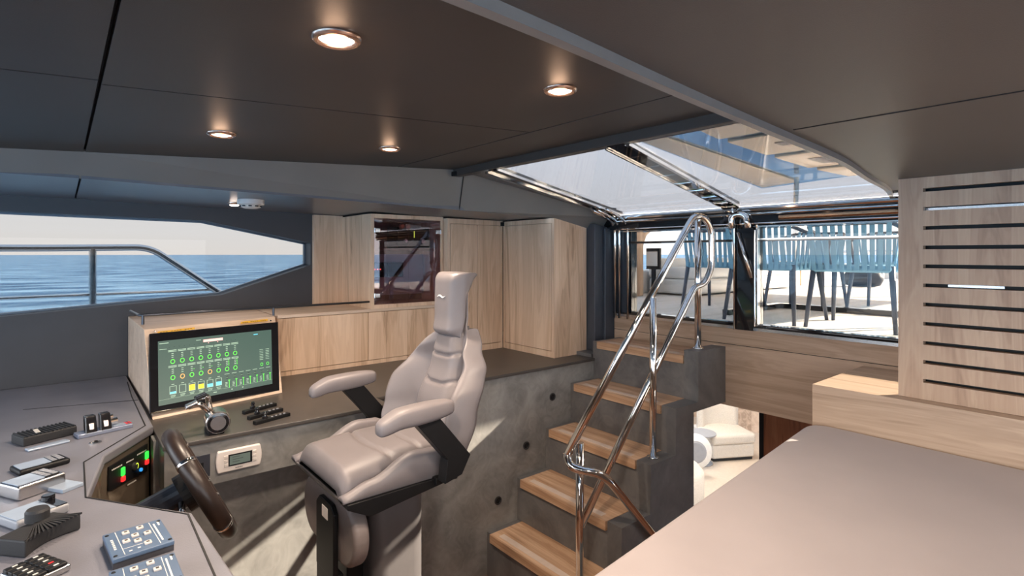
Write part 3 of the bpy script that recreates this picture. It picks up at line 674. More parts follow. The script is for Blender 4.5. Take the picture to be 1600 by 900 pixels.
# instrument A (pale screen with keypad)
def screen_unit(pl, pr, wdt, h, label, body, kcols=2):
    t = empty('display_unit', tuple((P(*pl,Z=ZC)+P(*pr,Z=ZC))/2), label, 'display', 'display units on the helm console')
    r, dd, ww = rect_on(P(*pl,Z=ZC), P(*pr,Z=ZC), wdt); rbox3('casing', r, ZC, ZC+h, body, t, .006)
    L = (r[1]-r[0]).length; z = ZC+h
    m = MB(); c = r[0]+dd*L*.42+ww*wdt*.5; m.obox(V(c.x,c.y,z+.0008), dd*L*.37, ww*wdt*.36, V(0,0,.0008)); m.build('screen', lite, t)
    c0 = r[0]+dd*(L-.026)+ww*wdt*.5
    m = MB(); m.obox(V(c0.x,c0.y,z+.0008), dd*.016, ww*wdt*.38, V(0,0,.0008)); m.build('keypad_field', blk, t)
    for i in range(5):
        for j in range(kcols):
            c = c0+ww*wdt*(-.3+.15*i)+dd*(-.008+.016*j); m = MB(); m.obox(V(c.x,c.y,z+.002), dd*.006, ww*wdt*.055, V(0,0,.001)); m.build('key', grey_pl, t)
screen_unit((30,746), (111,724), .075, .016, 'slim display unit with pale screen, behind the thicker chrome edged one', blk)
screen_unit((28,785), (104,758), .085, .035, 'thick display unit with rounded chrome edge lying on the helm console', steel)
m = MB(); r, dd, ww = rect_on(P(98,772,Z=ZC), P(131,759,Z=ZC), .065); m.hexa([V(a.x,a.y,ZC) for a in r], [V(a.x,a.y,ZC+.010) for a in r])
tag(m.build('white_pad', lite, bevel=.002), 'white square pad beside the thick display unit at the console cut-out', 'pad')
# radio with upright knob, ribbed black mount
t = empty('vhf_radio', tuple(P(70,810,Z=ZC)), 'radio with pale screen and black side knobs at the left edge', 'radio')
r, dd, ww = rect_on(P(26,832,Z=ZC), P(110,800,Z=ZC), .085); rbox3('casing', r, ZC, ZC+.022, grey_pl, t, .006)
L = (r[1]-r[0]).length; m = MB(); c = r[0]+dd*L*.38+ww*.042; m.obox(V(c.x,c.y,ZC+.0228), dd*L*.36, ww*.036, V(0,0,.0008)); m.build('screen', lite, t)
c = r[0]+dd*L*.86+ww*.042; m = MB(); m.obox(V(c.x,c.y,ZC+.023), dd*L*.10, ww*.038, V(0,0,.0012)); m.build('keypad_field', blk_g, t)
disc(V(c.x,c.y,ZC+.024)+ww*.018, V(0,0,1), .013, .012, blk_g, 'knob', t)
t = empty('ribbed_cradle', tuple(P(70,850,Z=ZC)), 'black fan-ribbed cradle with a round knob in front of the radio', 'cradle')
hc = P(88,838,Z=ZC+.03); pl = []
cen = V(-.02, 1.50, 0)
p0 = P(28,872,Z=ZC); p1 = P(116,826,Z=ZC); r, dd, ww = rect_on(p0, p1, .055)
arc = []
for k in range(9): arc.append(p0.lerp(p1, k/8)+ww*(-.018+.018*math.sin(math.pi*k/8)))
m = MB(); lo = [V(a.x,a.y,ZC) for a in arc]+[V(a.x,a.y,ZC) for a in (r[2], r[3])]
m.hexa(lo, [V(a.x,a.y,ZC+.034) for a in lo]); m.build('body', rubber, t, bevel=.004)
hub = p0.lerp(p1,.68)+ww*.05
for k in range(14):
    a = (arc[0].lerp(arc[-1], k/13)); b_ = hub.lerp(a, .22); m = MB(); m.slab(V(a.x,a.y,ZC+.035), V(b_.x,b_.y,ZC+.035), dd*.0035, (0,0,.004)); m.build('rib', rubber, t)
disc(V(hub.x,hub.y,ZC+.034), V(0,0,1), .021, .024, rubber, 'knob', t, 28)
# segmented keypad
t = empty('button_keypad', tuple(P(75,890,Z=ZC)), 'curved keypad of dark segmented buttons at the bottom left of the console', 'keypad')
r, dd, ww = rect_on(P(40,925,Z=ZC), P(112,925-34,Z=ZC), .085); rbox3('frame', r, ZC, ZC+.014, steel, t, .004)
L = (r[1]-r[0]).length
for k in range(5):
    for j in range(2):
        c = r[0]+dd*L*(.27+.45*j)+ww*(.010+.0165*k); m = MB(); m.obox(V(c.x,c.y,ZC+.016), dd*L*.215, ww*.0072, V(0,0,.003)); kk = m.build('key', blk, t, bevel=.002)
        m = MB(); m.obox(V(c.x,c.y,ZC+.0193), dd*.004, ww*.002, V(0,0,.0003)); m.build('key_mark', redl if (k == 1 and j == 1) else pale_ink, kk)
# blue keypads
def blue_pad(pts, label):
    q = [P(x,y,Z=ZC+.022) for x,y in pts]     # TL, TR, BR, BL of the top face
    # square it up
    ex = ((q[1]-q[0])+(q[2]-q[3]))/2; ey = ex.cross(V(0,0,1)).normalized(); ly = (((q[3]-q[0])+(q[2]-q[1]))/2).dot(ey)
    o0 = (q[0]+q[1]+q[2]+q[3])/4; hx = ex/2; hy = ey*ly/2; o0.z = ZC
    t = empty('blue_keypad', tuple(o0), label, 'keypad', 'blue keypads on the helm console')
    m = MB(); m.obox(o0+V(0,0,.006), hx*.99, hy*.97, V(0,0,.006)); m.build('base', mat('pad_base',(.05,.05,.06),.4) if 'pad_base' not in MT else MT['pad_base'], t, bevel=.001)
    m = MB(); m.obox(o0+V(0,0,.0165), hx, hy, V(0,0,.0045)); m.build('plate', blue_pl, t, bevel=.002)
    U = lambda u, v, z=.0212: o0+hx*(2*u-1)+hy*(2*v-1)+V(0,0,z)
    for u, v in ((.35,.20),(.60,.16),(.47,.40),(.67,.44),(.30,.52),(.47,.62),(.60,.80)):
        c = U(u, v, .0225); m = MB(); m.obox(c, hx.normalized()*.0062, hy.normalized()*.0062, V(0,0,.0022)); kk = m.build('key', key_m, t, bevel=.0012)
        m = MB(); m.obox(c+V(0,0,.0023), hx.normalized()*.0026, hy.normalized()*.0026, V(0,0,.0002)); m.build('key_mark', ink, kk)
    m = MB()
    def ln(u0,v0,u1,v1,w): 
        a, b = U(u0,v0), U(u1,v1); m.slab(a, b, (b-a).cross(V(0,0,1)).normalized()*w, (0,0,.0004))
    ln(.2,.05,.2,.95,.0012); ln(.78,.05,.78,.95,.0012); ln(.2,.75,.55,.75,.0008); ln(.84,.15,.84,.85,.003)
    for k in range(6): ln(.10,.3+k*.07,.10,.34+k*.07,.004)
    ln(.92,.1,.92,.25,.003); ln(.28,.88,.33,.88,.004); ln(.42,.86,.47,.86,.004)
    m.build('lettering', pale_ink, t)
    for u, v in ((.06,.09),(.94,.09),(.94,.91),(.06,.91)):
        m = MB(); m.lathe([(.004,0),(.003,.0012)], U(u,v,.0208), (0,0,1), 10); m.build('screw', blk, t)
    return t
blue_pad([(165,834),(255,808),(268,845),(170,876)], 'blue button keypad nearer the wheel, wholly in view')
blue_pad([(170,892),(270,862),(292,902),(178,940)], 'blue button keypad cut by the bottom edge of the frame')

# ------------------------------------------------------------------ counter instruments
ZK = -.62
t = empty('throttle_lever', (.39,2.12,ZK), 'chrome throttle with two levers and a round drum on the counter', 'throttle')
c = P(341,661,Y=2.085); 
m = MB(); m.lathe([(.036,0),(.0385,.004),(.0385,.075),(.035,.08)], c, (.1,1,0), 32); m.build('drum', steel, t, auto=True)
m = MB(); m.lathe([(.033,0),(.033,.004),(.0255,.005),(.025,.001)], c, (-.1,-1,0), 32); m.build('drum_ring', blk_g, t)
m = MB(); m.lathe([(.024,.0),(.024,.004)], c, (-.1,-1,0), 28); m.build('drum_cap', steel, t)
m = MB(); m.box(c.x-.03, c.x+.02, c.y+.005, c.y+.07, ZK, c.z-.02); m.build('foot', blk, t, bevel=.003)
for k, (px, py, yy) in enumerate(((300,634,2.10),(314,621,2.155))):
    tip = P(px, py, Y=yy); b0 = V(c.x-.012, yy, c.z+.026)
    m = MB(); m.tube(fillet([b0, tip+V(.02,0,.006), tip+V(-.012,0,-.002)], .025, 6), .0095, 14); lv = m.build('lever', chrome, t, smooth=True)
    m = MB(); m.slab(tip+V(-.02,0,-.002), tip+V(.016,0,.010), (0,.03,0), (0,0,.013)); m.build('lever_cap', blk_g if k else steel, lv, bevel=.004, seg=3)
for i, (a, b, kn) in enumerate((((383,648),(433,634.5),.28),((391,657),(443,642.5),.25),((400,665),(454,650),.3))):
    p0 = P(*a,Z=ZK); p1 = P(*b,Z=ZK); r, dd, ww = rect_on(p0, p1, .022)
    t = empty('control_strip', tuple((p0+p1)/2), 'black control strip with knobs on the counter, %s of the three' % ['farthest back','middle one','nearest the edge'][i], 'control', 'black control strips on the counter')
    rbox3('strip', r, ZK, ZK+.013, blk, t, .002)
    L = (p1-p0).length; q = p0+dd*L*kn+ww*.011
    m = MB(); m.lathe([(.0105,0),(.0105,.008),(.007,.010),(.006,.016),(.009,.02),(.006,.026)], V(q.x,q.y,ZK+.013), (0,0,1), 16); m.build('knob', blk_g, t)
    for k in range(4):
        q = p0+dd*L*(.5+.12*k)+ww*.011; m = MB(); m.obox(V(q.x,q.y,ZK+.0138), dd*.0035, ww*.0035, V(0,0,.0012)); m.build('button', grey_pl, t)
# white wall controller and black plate on the console band (Y = 2.075)
YB = 2.075
t = empty('wall_controller', tuple(P(371,716,Y=YB)), 'white curved wall controller with small grey screen below the counter', 'controller')
cq = [P(x,y,Y=YB) for x,y in ((340,706),(404,691),(406,723),(338,740))]
x0 = (cq[0].x+cq[3].x)/2; x1 = (cq[1].x+cq[2].x)/2; zt_ = (cq[0].z+cq[1].z)/2; zb_ = (cq[2].z+cq[3].z)/2
ptsc = []
for k in range(7): a = k/6; ptsc.append((x1+.006*math.sin(math.pi*a)+0, zt_+(zb_-zt_)*a))
for k in range(7): a = k/6; ptsc.append((x0-.006*math.sin(math.pi*a), zb_+(zt_-zb_)*a))
m = MB(); m.prism([(x,YB,z) for x,z in ptsc], (0,-.014,0)); m.build('casing', white_p, t, bevel=.004, seg=3)
ww_, hh_ = x1-x0, zt_-zb_
m = MB(); m.box(x0+ww_*.24, x1-ww_*.20, YB-.0155, YB-.012, zb_+hh_*.24, zt_-hh_*.22); m.build('screen_frame', blk, t)
m = MB(); m.box(x0+ww_*.27, x1-ww_*.25, YB-.0165, YB-.015, zb_+hh_*.30, zt_-hh_*.28); m.build('screen', emis('lcd_grey',(.09,.11,.09),.6), t)
m = MB()
for k in range(3): m.box(x0+ww_*.33, x0+ww_*(.5+.08*(k%2)), YB-.0170, YB-.0164, zb_+hh_*(.42+.11*k), zb_+hh_*(.44+.11*k))
for k in range(8): m.box(x0+ww_*(.40+.022*k), x0+ww_*(.414+.022*k), YB-.0150, YB-.0139, zb_+hh_*.10, zb_+hh_*.14)
m.build('lettering', ink, t)
for fx in (.18, .86):
    for k in range(3):
        m = MB(); a = x0+ww_*fx; m.box(a-.006, a+.006, YB-.0165, YB-.013, zb_+hh_*(.26+.18*k), zb_+hh_*(.40+.18*k)); bt = m.build('button', key_m, t, bevel=.001)
m = MB(); q0 = P(303,716,Y=YB); q1 = P(328,743,Y=YB); m.box(q0.x-.03, q1.x, YB-.004, YB, q1.z, q1.z+.075)
t = empty('socket_plate', (q1.x-.04,YB,q1.z), 'square slate-black socket plate in the wall between wheel and controller', 'socket')
m.build('plate', mat('plate_slate',(.035,.038,.05),.35), t, bevel=.001)
m = MB(); m.box(q1.x-.045, q1.x-.02, YB-.006, YB-.003, q1.z+.03, q1.z+.05); m.build('socket', blk, t)
# red tag on the wall behind the chair
m = MB(); q = P(578,664,Y=2.19); m.box(q.x-.012, q.x+.014, 2.185, 2.2, q.z-.016, q.z+.020)
tag(m.build('emergency_pull', red_pl, bevel=.002), 'small red emergency pull on the grey wall behind the chair', 'handle')

# ------------------------------------------------------------------ steering wheel
wh = empty('steering_wheel', (.22,1.80,-.70), 'dark brown steering wheel with chrome bands in front of the console', 'steering wheel')
WC = V(.305,1.77,-.655); wn_ = V(.90,-.02,.44).normalized(); wy = V(0,1,0); wy = (wy-wn_*wy.dot(wn_)).normalized(); wx = wy.cross(wn_).normalized()
RW = .156
m = MB(); n = 64
rp = [WC+(wx*math.cos(2*math.pi*k/n)+wy*math.sin(2*math.pi*k/n))*RW for k in range(n)]
def rim_seg(a0, a1, r, mi, m, n=24):
    pts = [WC+(wx*math.cos(a0+(a1-a0)*k/n)+wy*math.sin(a0+(a1-a0)*k/n))*RW for k in range(n+1)]; m.tube(pts, r, 18, mi)
rim_seg(0, 2*math.pi, .0235, 0, m, 72)
m.build('rim', walnut_m, wh)
for a in (.75, 1.1, 2.05, 2.4, 3.9, 5.2):
    m = MB(); rim_seg(a, a+.06, .0248, 0, m, 3); m.build('rim_band', chrome, wh)
m = MB(); m.lathe([(.055,-.02),(.055,.005),(.04,.018),(.0,.022)], WC-wn_*.03, wn_, 28); m.build('hub', blk, wh)
for k in range(3):
    a = math.pi/2+k*2*math.pi/3+.3; d = wx*math.cos(a)+wy*math.sin(a); sd = wn_.cross(d)
    m = MB(); m.slab(WC-wn_*.02+d*.045, WC+d*(RW-.012), sd*.035, wn_*.012); sp_ = m.build('spoke', steel, wh, bevel=.003)
    m = MB(); m.slab(WC+wn_*.001-wn_*.012+d*.06, WC+wn_*.008+d*(RW-.03), sd*.016, wn_*.006); m.build('spoke_inlay', chrome, sp_, bevel=.002)
m = MB(); m.cyl(WC-wn_*.04, V(.10,1.83,-.76), .04, 24); m.build('column', mat('column_blue_black',(.03,.035,.05),.3), wh)
m = MB(); m.tube([WC-wn_*.06+V(0,-.05,0), WC-wn_*.065+V(0,-.12,-.02)], .009, 12); m.build('stalk', chrome, wh)

# ------------------------------------------------------------------ helm chair
CY = 1.71
ch = empty('helm_chair', (.82,CY,-1.62), 'tall mauve leather helm chair with winged back and armrests', 'chair')
def sm(a, b, t): t = max(0, min(1, t)); t = t*t*(3-2*t); return a+(b-a)*t
def interp(tab, t):
    for (t0, v0), (t1, v1) in zip(tab, tab[1:]):
        if t <= t1: return sm(v0, v1, (t-t0)/(t1-t0)) if t1 > t0 else v1
    return tab[-1][1]
def solid(m, front, back, nu, nv):          # closed sheet between two surfaces f(u,v)
    gf = m.grid(front, nu, nv); gb = m.grid(back, nu, nv)
    for i in range(nu):
        m.face([gf[i][0], gf[i+1][0], gb[i+1][0], gb[i][0]]).smooth = True; m.face([gf[i][nv], gf[i+1][nv], gb[i+1][nv], gb[i][nv]]).smooth = True
    for j in range(nv):
        m.face([gf[0][j], gf[0][j+1], gb[0][j+1], gb[0][j]]).smooth = True; m.face([gf[nu][j], gf[nu][j+1], gb[nu][j+1], gb[nu][j]]).smooth = True
# back centre line X as a function of z
bx = lambda z: interp([(-.70,.965),(-.55,1.02),(-.38,1.075),(-.22,1.105),(-.06,1.11)], z)
# rear shell: from seat base to headrest, wide low, slim high
hw = lambda z: interp([(-.70,.185),(-.60,.205),(-.46,.20),(-.36,.155),(-.26,.082),(-.12,.074),(-.07,.074)], z)
m = MB()
def fr(u, v): z = -.70+.625*v; w = hw(z)*(2*u-1); return V(bx(z)+.035, CY+w, z)
def bk(u, v): z = -.70+.625*v; k = 2*u-1; w = hw(z)*k*.85; return V(bx(z)+.058-.02*k*k, CY+w, z)
solid(m, fr, bk, 10, 20); m.build('back_shell', seat_m, ch)
# quilted centre pad
cw = lambda z: interp([(-.68,.120),(-.55,.118),(-.40,.098),(-.30,.075),(-.27,.06)], z)
def quilt(y, z):
    d = 1e9; k = abs(y)/.11
    for z0 in (-.575, -.465, -.368): d = min(d, abs(z-(z0+.028*max(0, k-.35))))
    return -.011*math.exp(-(d/.006)**2)
m = MB()
def pf(u, v):
    z = -.68+.415*v; y = cw(z)*(2*u-1); e_ = 1-abs(2*u-1)**6; ev = 1-abs(2*v-1)**16
    return V(bx(z)+.045-(.048*e_*ev)-quilt(y,z), CY+y, z)
def pb(u, v): z = -.68+.415*v; return V(bx(z)+.06, CY+cw(z)*(2*u-1), z)
solid(m, pf, pb, 28, 80); m.build('backrest_pad', seat_m, ch)
# wings
for s in (-1, 1):
    m = MB()
    yi = lambda z: cw(z)+.004
    yo = lambda z: interp([(-.72,.205),(-.60,.232),(-.47,.232),(-.40,.205),(-.33,.15),(-.27,.085)], z)
    xo = lambda z: interp([(-.72,.0),(-.60,-.085),(-.47,-.085),(-.36,-.03),(-.27,.02)], z)
    def wf(u, v, s=s):
        z = -.72+.45*v; a = yi(z); b = yo(z); y = a+(b-a)*u; x = bx(z)+.045+(xo(z)-.03)*math.sin(u*math.pi/2)**1.4
        x += .02*max(0, u-.82)/.18*1.0
        return V(x, CY+s*y, z)
    def wb(u, v, s=s):
        z = -.72+.45*v; a = yi(z); b = yo(z)+.018; y = a+(b-a)*u; x = bx(z)+.066+(xo(z)+.0)*max(0,(u-.6)/.4)**2*.5
        return V(x, CY+s*y, z)
    solid(m, wf, wb, 16, 26); m.build('side_wing', seat_m, ch, sub=1)
# headrest
m = MB()
hww = lambda v: .083+.008*v
def hf(u, v):
    k = 2*u-1; z = -.30+.235*v; rr = 1-abs(k)**5; top = 1-max(0,(v-.86)/.14)**2*.5; bot = 1-max(0,(.10-v)/.10)**2*.6
    return V(bx(z)-.052*rr*top*bot+.022, CY+k*hww(v)*(1-.12*max(0,(.12-v)/.12)), z+.003*(1-k*k)*v)
def hb(u, v):
    k = 2*u-1; z = -.30+.235*v; th = interp([(0,.030),(.6,.035),(.85,.06),(1,.085)], v)
    return V(bx(z)+th-.01*k*k, CY+k*hww(v)*(.92), z-.004)
solid(m, hf, hb, 18, 22); m.build('headrest', seat_m, ch, sub=1)
m = MB(); m.box(1.10, 1.13, CY-.022, CY+.022, -.36, -.27); m.build('headrest_post', mat('post_grey',(.18,.18,.2),.4), ch)
# wave emblem on the headrest
hfx = bx(-.155)+.022-.052
m = MB(); ev = [(-.028,-.003,.0006),(-.016,.003,.0022),(-.006,.002,.003),(.004,-.003,.003),(.012,-.0035,.0022),(.027,.002,.0006)]
for (a, za, ta), (b, zb, tb) in zip(ev, ev[1:]):
    f = lambda y, z: V(hfx-.0022+0*y, CY-y, -.155+z)
    m.hexa([f(a,za-ta), f(b,zb-tb), f(b,zb+tb), f(a,za+ta)], [p+V(.004,0,0) for p in (f(a,za-ta), f(b,zb-tb), f(b,zb+tb), f(a,za+ta))])
m.build('emblem', mat('emblem_white',(.85,.84,.82),.4), ch)
# seat cushion
m = MB()
def seat_top(u, v):       # u: front->back, v: across
    k = 2*v-1; x = .618+.362*u; w = .195-.022*u
    rf = 1-max(0,(.10-u)/.10)**2.5; rs = 1-abs(k)**7
    z = -.636+.010*u+.012*math.sin(u*2.6)
    q1 = math.exp(-((u-.42-.10*k*k)/.018)**2)+math.exp(-((u-.74-.05*k*k)/.018)**2)
    z -= .008*q1; z -= (1-rf)*.045+(1-rs)*.045
    return V(x-.0*rf, CY+k*w*(1-.06*(1-rf)), z)
def seat_bot(u, v): k = 2*v-1; return V(.625+.35*u, CY+k*(.188-.022*u), -.700)
solid(m, seat_top, seat_bot, 44, 26); m.build('seat_cushion', seat_m, ch)
for s in (-1, 1):
    m = MB()
    zc_ = lambda u: interp([(0,-.690),(.25,-.665),(.65,-.612),(.85,-.616),(1,-.64)], u)
    def bi(u, v, s=s):
        x = .612+.352*u; zt = zc_(u); a = v*math.pi; return V(x, CY+s*(.205+.022*-math.cos(a)), zt-.018+.018*math.sin(a)) if 0 < v < 1 else V(x, CY+s*(.205-.022*math.cos(a)), -.704)
    def bb(u, v, s=s): x = .612+.352*u; a = v*math.pi; return V(x, CY+s*(.205-.018*math.cos(a)), -.708)
    solid(m, bi, bb, 22, 8); m.build('seat_bolster', seat_m, ch)
# armrests and their bars
for s in (-1, 1):
    yc = CY+s*.272
    m = MB()
    N_, K_ = 18, 16
    def ar(u, v, yc=yc):
        a = 2*math.pi*v; u2 = u
        e_ = math.sin(math.pi*min(1, max(0, .02+u*.96)))**.2
        hwid = .036*e_; hh2 = .030*e_
        x = .690+.255*u
        cz_ = -.474-.010*(1-u)-.020*max(0, .25-u)/.25
        ca, sa = math.cos(a), math.sin(a)
        return V(x, yc+hwid*math.copysign(abs(ca)**.55, ca), cz_+hh2*math.copysign(abs(sa)**.6, sa))
    g_ = m.grid(lambda u, v: ar(u, v), N_, K_)
    bmesh.ops.remove_doubles(m.b, verts=m.b.verts[:], dist=1e-5)
    m.b.edges.ensure_lookup_table(); bmesh.ops.holes_fill(m.b, edges=[e_ for e_ in m.b.edges if e_.is_boundary], sides=0)
    am = m.build('armrest', seat_m, ch, sub=1)
    m = MB(); y0 = yc-.022; y1 = yc+.022
    pr = [(.795,-.490),(.88,-.490),(1.0,-.635),(.968,-.69),(.905,-.705),(.915,-.632)]
    m.prism([(x,y0,z) for x,z in pr], (0,y1-y0,0)); m.build('armrest_bar', blk, ch, bevel=.002)
m = MB(); m.prism([(x,CY-.235,z) for x,z in ((.62,-.708),(.97,-.706),(.97,-.725),(.80,-.745),(.69,-.76),(.62,-.722))], (0,.47,0)); m.box(.90,.98,CY-.25,CY+.25,-.72,-.70)
m.build('seat_tray', blk, ch, bevel=.002)
m = MB(); m.box(.612, .618, CY-.215, CY+.215, -.711, -.704); m.build('trim_strip', steel, ch)
m = MB(); m.box(.695, .75, CY-.05, CY+.05, -1.62, -.74); m.build('bracket', blk, ch, bevel=.003)
pr = rounded_rect(.75, .935, CY-.135, CY+.135, .05, 6)
m = MB(); m.prism([(x,y,-1.62) for x,y in pr], (0,0,.885)); m.build('pedestal', mat('pedestal_leather',(.115,.108,.112),.42), ch, bevel=.004)
# footrest pad: oblong cushion, black plate in front
def pill(y0,y1,z0,z1,n=10):
    r = (z1-z0)/2*.98; out = []
    for (cy, cz_, a0) in ((y1-r,z1-r,0),(y0+r,z1-r,90),(y0+r,z0+r,180),(y1-r,z0+r,270)):
        for k in range(n+1):
            a = math.radians(a0+90*k/n); out.append((cy+r*math.cos(a), cz_+r*math.sin(a)))
    return out
m = MB(); m.prism([(.645,y,z) for y,z in pill(1.485,1.915,-.935,-.735)], (.05,0,0)); m.build('footrest_pad', mat('pad_leather',(.22,.185,.18),.45), ch, bevel=.016, seg=4)
m = MB(); m.prism([(.628,y,z) for y,z in [(1.60,-.985),(1.745,-.985),(1.745,-.785),(1.72,-.762),(1.625,-.762),(1.60,-.785)]], (.016,0,0)); fp = m.build('footrest_plate', blk, ch, bevel=.004)
m = MB(); m.box(.6265,.6285,1.645,1.69,-.815,-.78); m.build('label', white_p, fp)
m = MB(); m.box(.63,.66,1.60,1.745,-1.30,-.97); m.build('footrest_bracket', blk, ch, bevel=.002)
for z in (-1.06,-1.11): 
    m = MB(); m.cyl((.625,1.60,z),(.625,1.745,z),.006,10); m.build('footrest_rod', chrome, ch)

# ------------------------------------------------------------------ ceiling fittings
def downlight(px, py, z=None, label='', r=.042, power=22):
    if z is None:
        d = FW*FPX+RT*(px-800)+V(0,0,HZ-py); s = .345/(d.z-.058*d.x); c = d*s
    else: c = P(px, py, Z=z)
    t = empty('ceiling_light', tuple(c), label, 'ceiling light', 'round recessed ceiling lights')
    m = MB(); m.lathe([(r,0),(r,.003),(r*.93,.007),(r*.80,.010),(r*.68,.006),(r*.66,.002)], c, (0,0,-1), 36, caps=False); m.build('rim', mat('light_rim_rose',(.55,.38,.30),.2,.9) if 'light_rim_rose' not in MT else MT['light_rim_rose'], t, smooth=True)
    dz = .005 if r > .035 else .013
    m = MB(); m.lathe([(r*.66,0),(r*.64,dz),(r*.5,dz+.002),(.001,dz+.0025)], c, (0,0,-1), 28); m.build('diffuser', MT.get('lamp_glow') or emis('lamp_glow',(1,.88,.79),9), t)
    ld = bpy.data.lights.new('bulb', 'SPOT'); ld.energy = power; ld.color = (1,.80,.62); ld.spot_size = math.radians(150); ld.spot_blend = .8; ld.shadow_soft_size = .03
    lo = bpy.data.objects.new('bulb', ld); COL.objects.link(lo); lo.parent = t; lo.location = (0,0,-.02)
    # back-lit rim: a faint light spilling on the ceiling round the fitting
    l2 = bpy.data.lights.new('rim_glow', 'POINT'); l2.energy = .10 if r > .035 else .012; l2.color = (1,.62,.40); l2.shadow_soft_size = .02
    lo2 = bpy.data.objects.new('rim_glow', l2); COL.objects.link(lo2); lo2.parent = t; lo2.location = (0,0,-.03)
    return t
downlight(526,58,None,'largest looking round ceiling light, nearest the top edge')
downlight(875,139,None,'round ceiling light right of the others, near the skylight')
downlight(346,208,None,'round ceiling light near the dark seam on the left')
downlight(609,231,None,'round ceiling light nearest the grey fascia, above the glass cabinet')
downlight(366,317,sz(.65),'small round light in the low soffit beside the smoke detector',.030,3)
for i, (x, y) in enumerate(((-.9,-.3),(-.2,-1.2),(.9,-.5),(1.7,-1.2),(.4,-1.7),(-.9,-1.5))):  # unseen lights added as warm fill for the cabin
    t = empty('ceiling_light', (x,y,zc), 'added round fill light, unseen, in the low ceiling behind the camera, '+['over the console end','left of centre','nearest the daybed','rear right corner','by the starboard window','front left corner'][i], 'ceiling light', 'added fill lights behind the camera')
    m = MB(); m.lathe([(.045,0),(.045,.004),(.03,.008)], (x,y,zc), (0,0,-1), 24); m.build('rim', MT['light_rim_rose'], t)
    ld = bpy.data.lights.new('bulb', 'SPOT'); ld.energy = 19; ld.color = (1,.86,.74); ld.spot_size = math.radians(165); ld.spot_blend = .6; ld.shadow_soft_size = .05
    lo = bpy.data.objects.new('bulb', ld); COL.objects.link(lo); lo.parent = t; lo.location = (0,0,-.02)
c = P(392,312,Z=sz(.68))
t = empty('smoke_detector', tuple(c), 'white round smoke detector under the low soffit', 'smoke detector')
m = MB(); m.lathe([(.057,0),(.057,.022),(.050,.026)], c, (0,0,-1), 36); m.build('base', white_p, t, bevel=.002)
m = MB(); m.lathe([(.048,.024),(.040,.036),(.028,.041),(.001,.042)], c, (0,0,-1), 36); m.build('cap', white_p, t, smooth=True)
m = MB()
for k in range(10):
    a = 2*math.pi*k/10; d = V(math.cos(a), math.sin(a), 0); s_ = V(-d.y, d.x, 0); m.obox(c+d*.0445-V(0,0,.031), s_*.007, d*.003, V(0,0,.0025))
m.build('vent_slot', blk, t)
c = P(709,272,Y=2.355)
t = empty('security_camera', tuple(c), 'tiny black camera at the corner of ceiling and fascia', 'camera')
m = MB(); m.box(c.x-.012,c.x+.012,2.325,2.362,c.z-.012,c.z+.012); m.build('body', blk, t, bevel=.004)
m = MB(); m.cyl((c.x+.012,2.34,c.z-.002),(c.x+.026,2.335,c.z-.006),.007,12); m.build('lens', steel, t)

# ------------------------------------------------------------------ outside: sea, side rail, aft deck
def sea():
    m = MB(); m.quad(V(-3000,-3000,-3.6),V(3000,-3000,-3.6),V(3000,3000,-3.6),V(-3000,3000,-3.6))
    mm, nt, b = newmat('sea_water'); b.inputs['Roughness'].default_value = .45; b.inputs['Specular IOR Level'].default_value = .15
    N = nt.nodes.new; t = N('ShaderNodeTexCoord'); mp = N('ShaderNodeMapping'); mp.inputs['Scale'].default_value = (.35,1,1); lk(nt,t.outputs['Object'],mp.inputs[0])
    n1 = N('ShaderNodeTexNoise'); n1.inputs['Scale'].default_value = .22; n1.inputs['Detail'].default_value = 11; n1.inputs['Roughness'].default_value = .65; lk(nt,mp.outputs[0],n1.inputs['Vector'])
    r = N('ShaderNodeValToRGB'); r.color_ramp.elements[0].position = .43; r.color_ramp.elements[0].color = (.02,.085,.19,1); r.color_ramp.elements[1].position = .60; r.color_ramp.elements[1].color = (.24,.42,.60,1)
    lk(nt,n1.outputs[0],r.inputs[0]); lk(nt,r.outputs[0],b.inputs['Base Color'])
    bp = N('ShaderNodeBump'); bp.inputs['Strength'].default_value = 1; bp.inputs['Distance'].default_value = .5; lk(nt,n1.outputs[0],bp.inputs['Height']); lk(nt,bp.outputs[0],b.inputs['Normal'])
    return tag(m.build('sea', mm), 'rippled blue open sea stretching to the horizon', 'sea', kind='stuff')
sea()
sr = empty('side_rail', (0,4.3,-.9), 'stainless steel deck rail outside the side window', 'railing')
m = MB(); m.tube(fillet([(-3,4.3,.02),(-.09,4.3,.036),(.45,4.3,.045),(.87,4.3,-.28),(1.3,4.3,-.62)], .08, 6), .021, 14); m.build('top_rail', chrome, sr)
m = MB(); m.tube([(-3,4.3,-.27),(.84,4.3,-.25)], .009, 10); m.build('lower_rail', chrome, sr)
for x in (-1.6,.15): m = MB(); m.cyl((x,4.3,-.9),(x,4.3,.04),.021,14); m.build('post', chrome, sr)
m = MB(); m.box(-4, 2.9, 3.42, 4.45, -.98, -.90); struct(m.build('side_deck', white_gel))
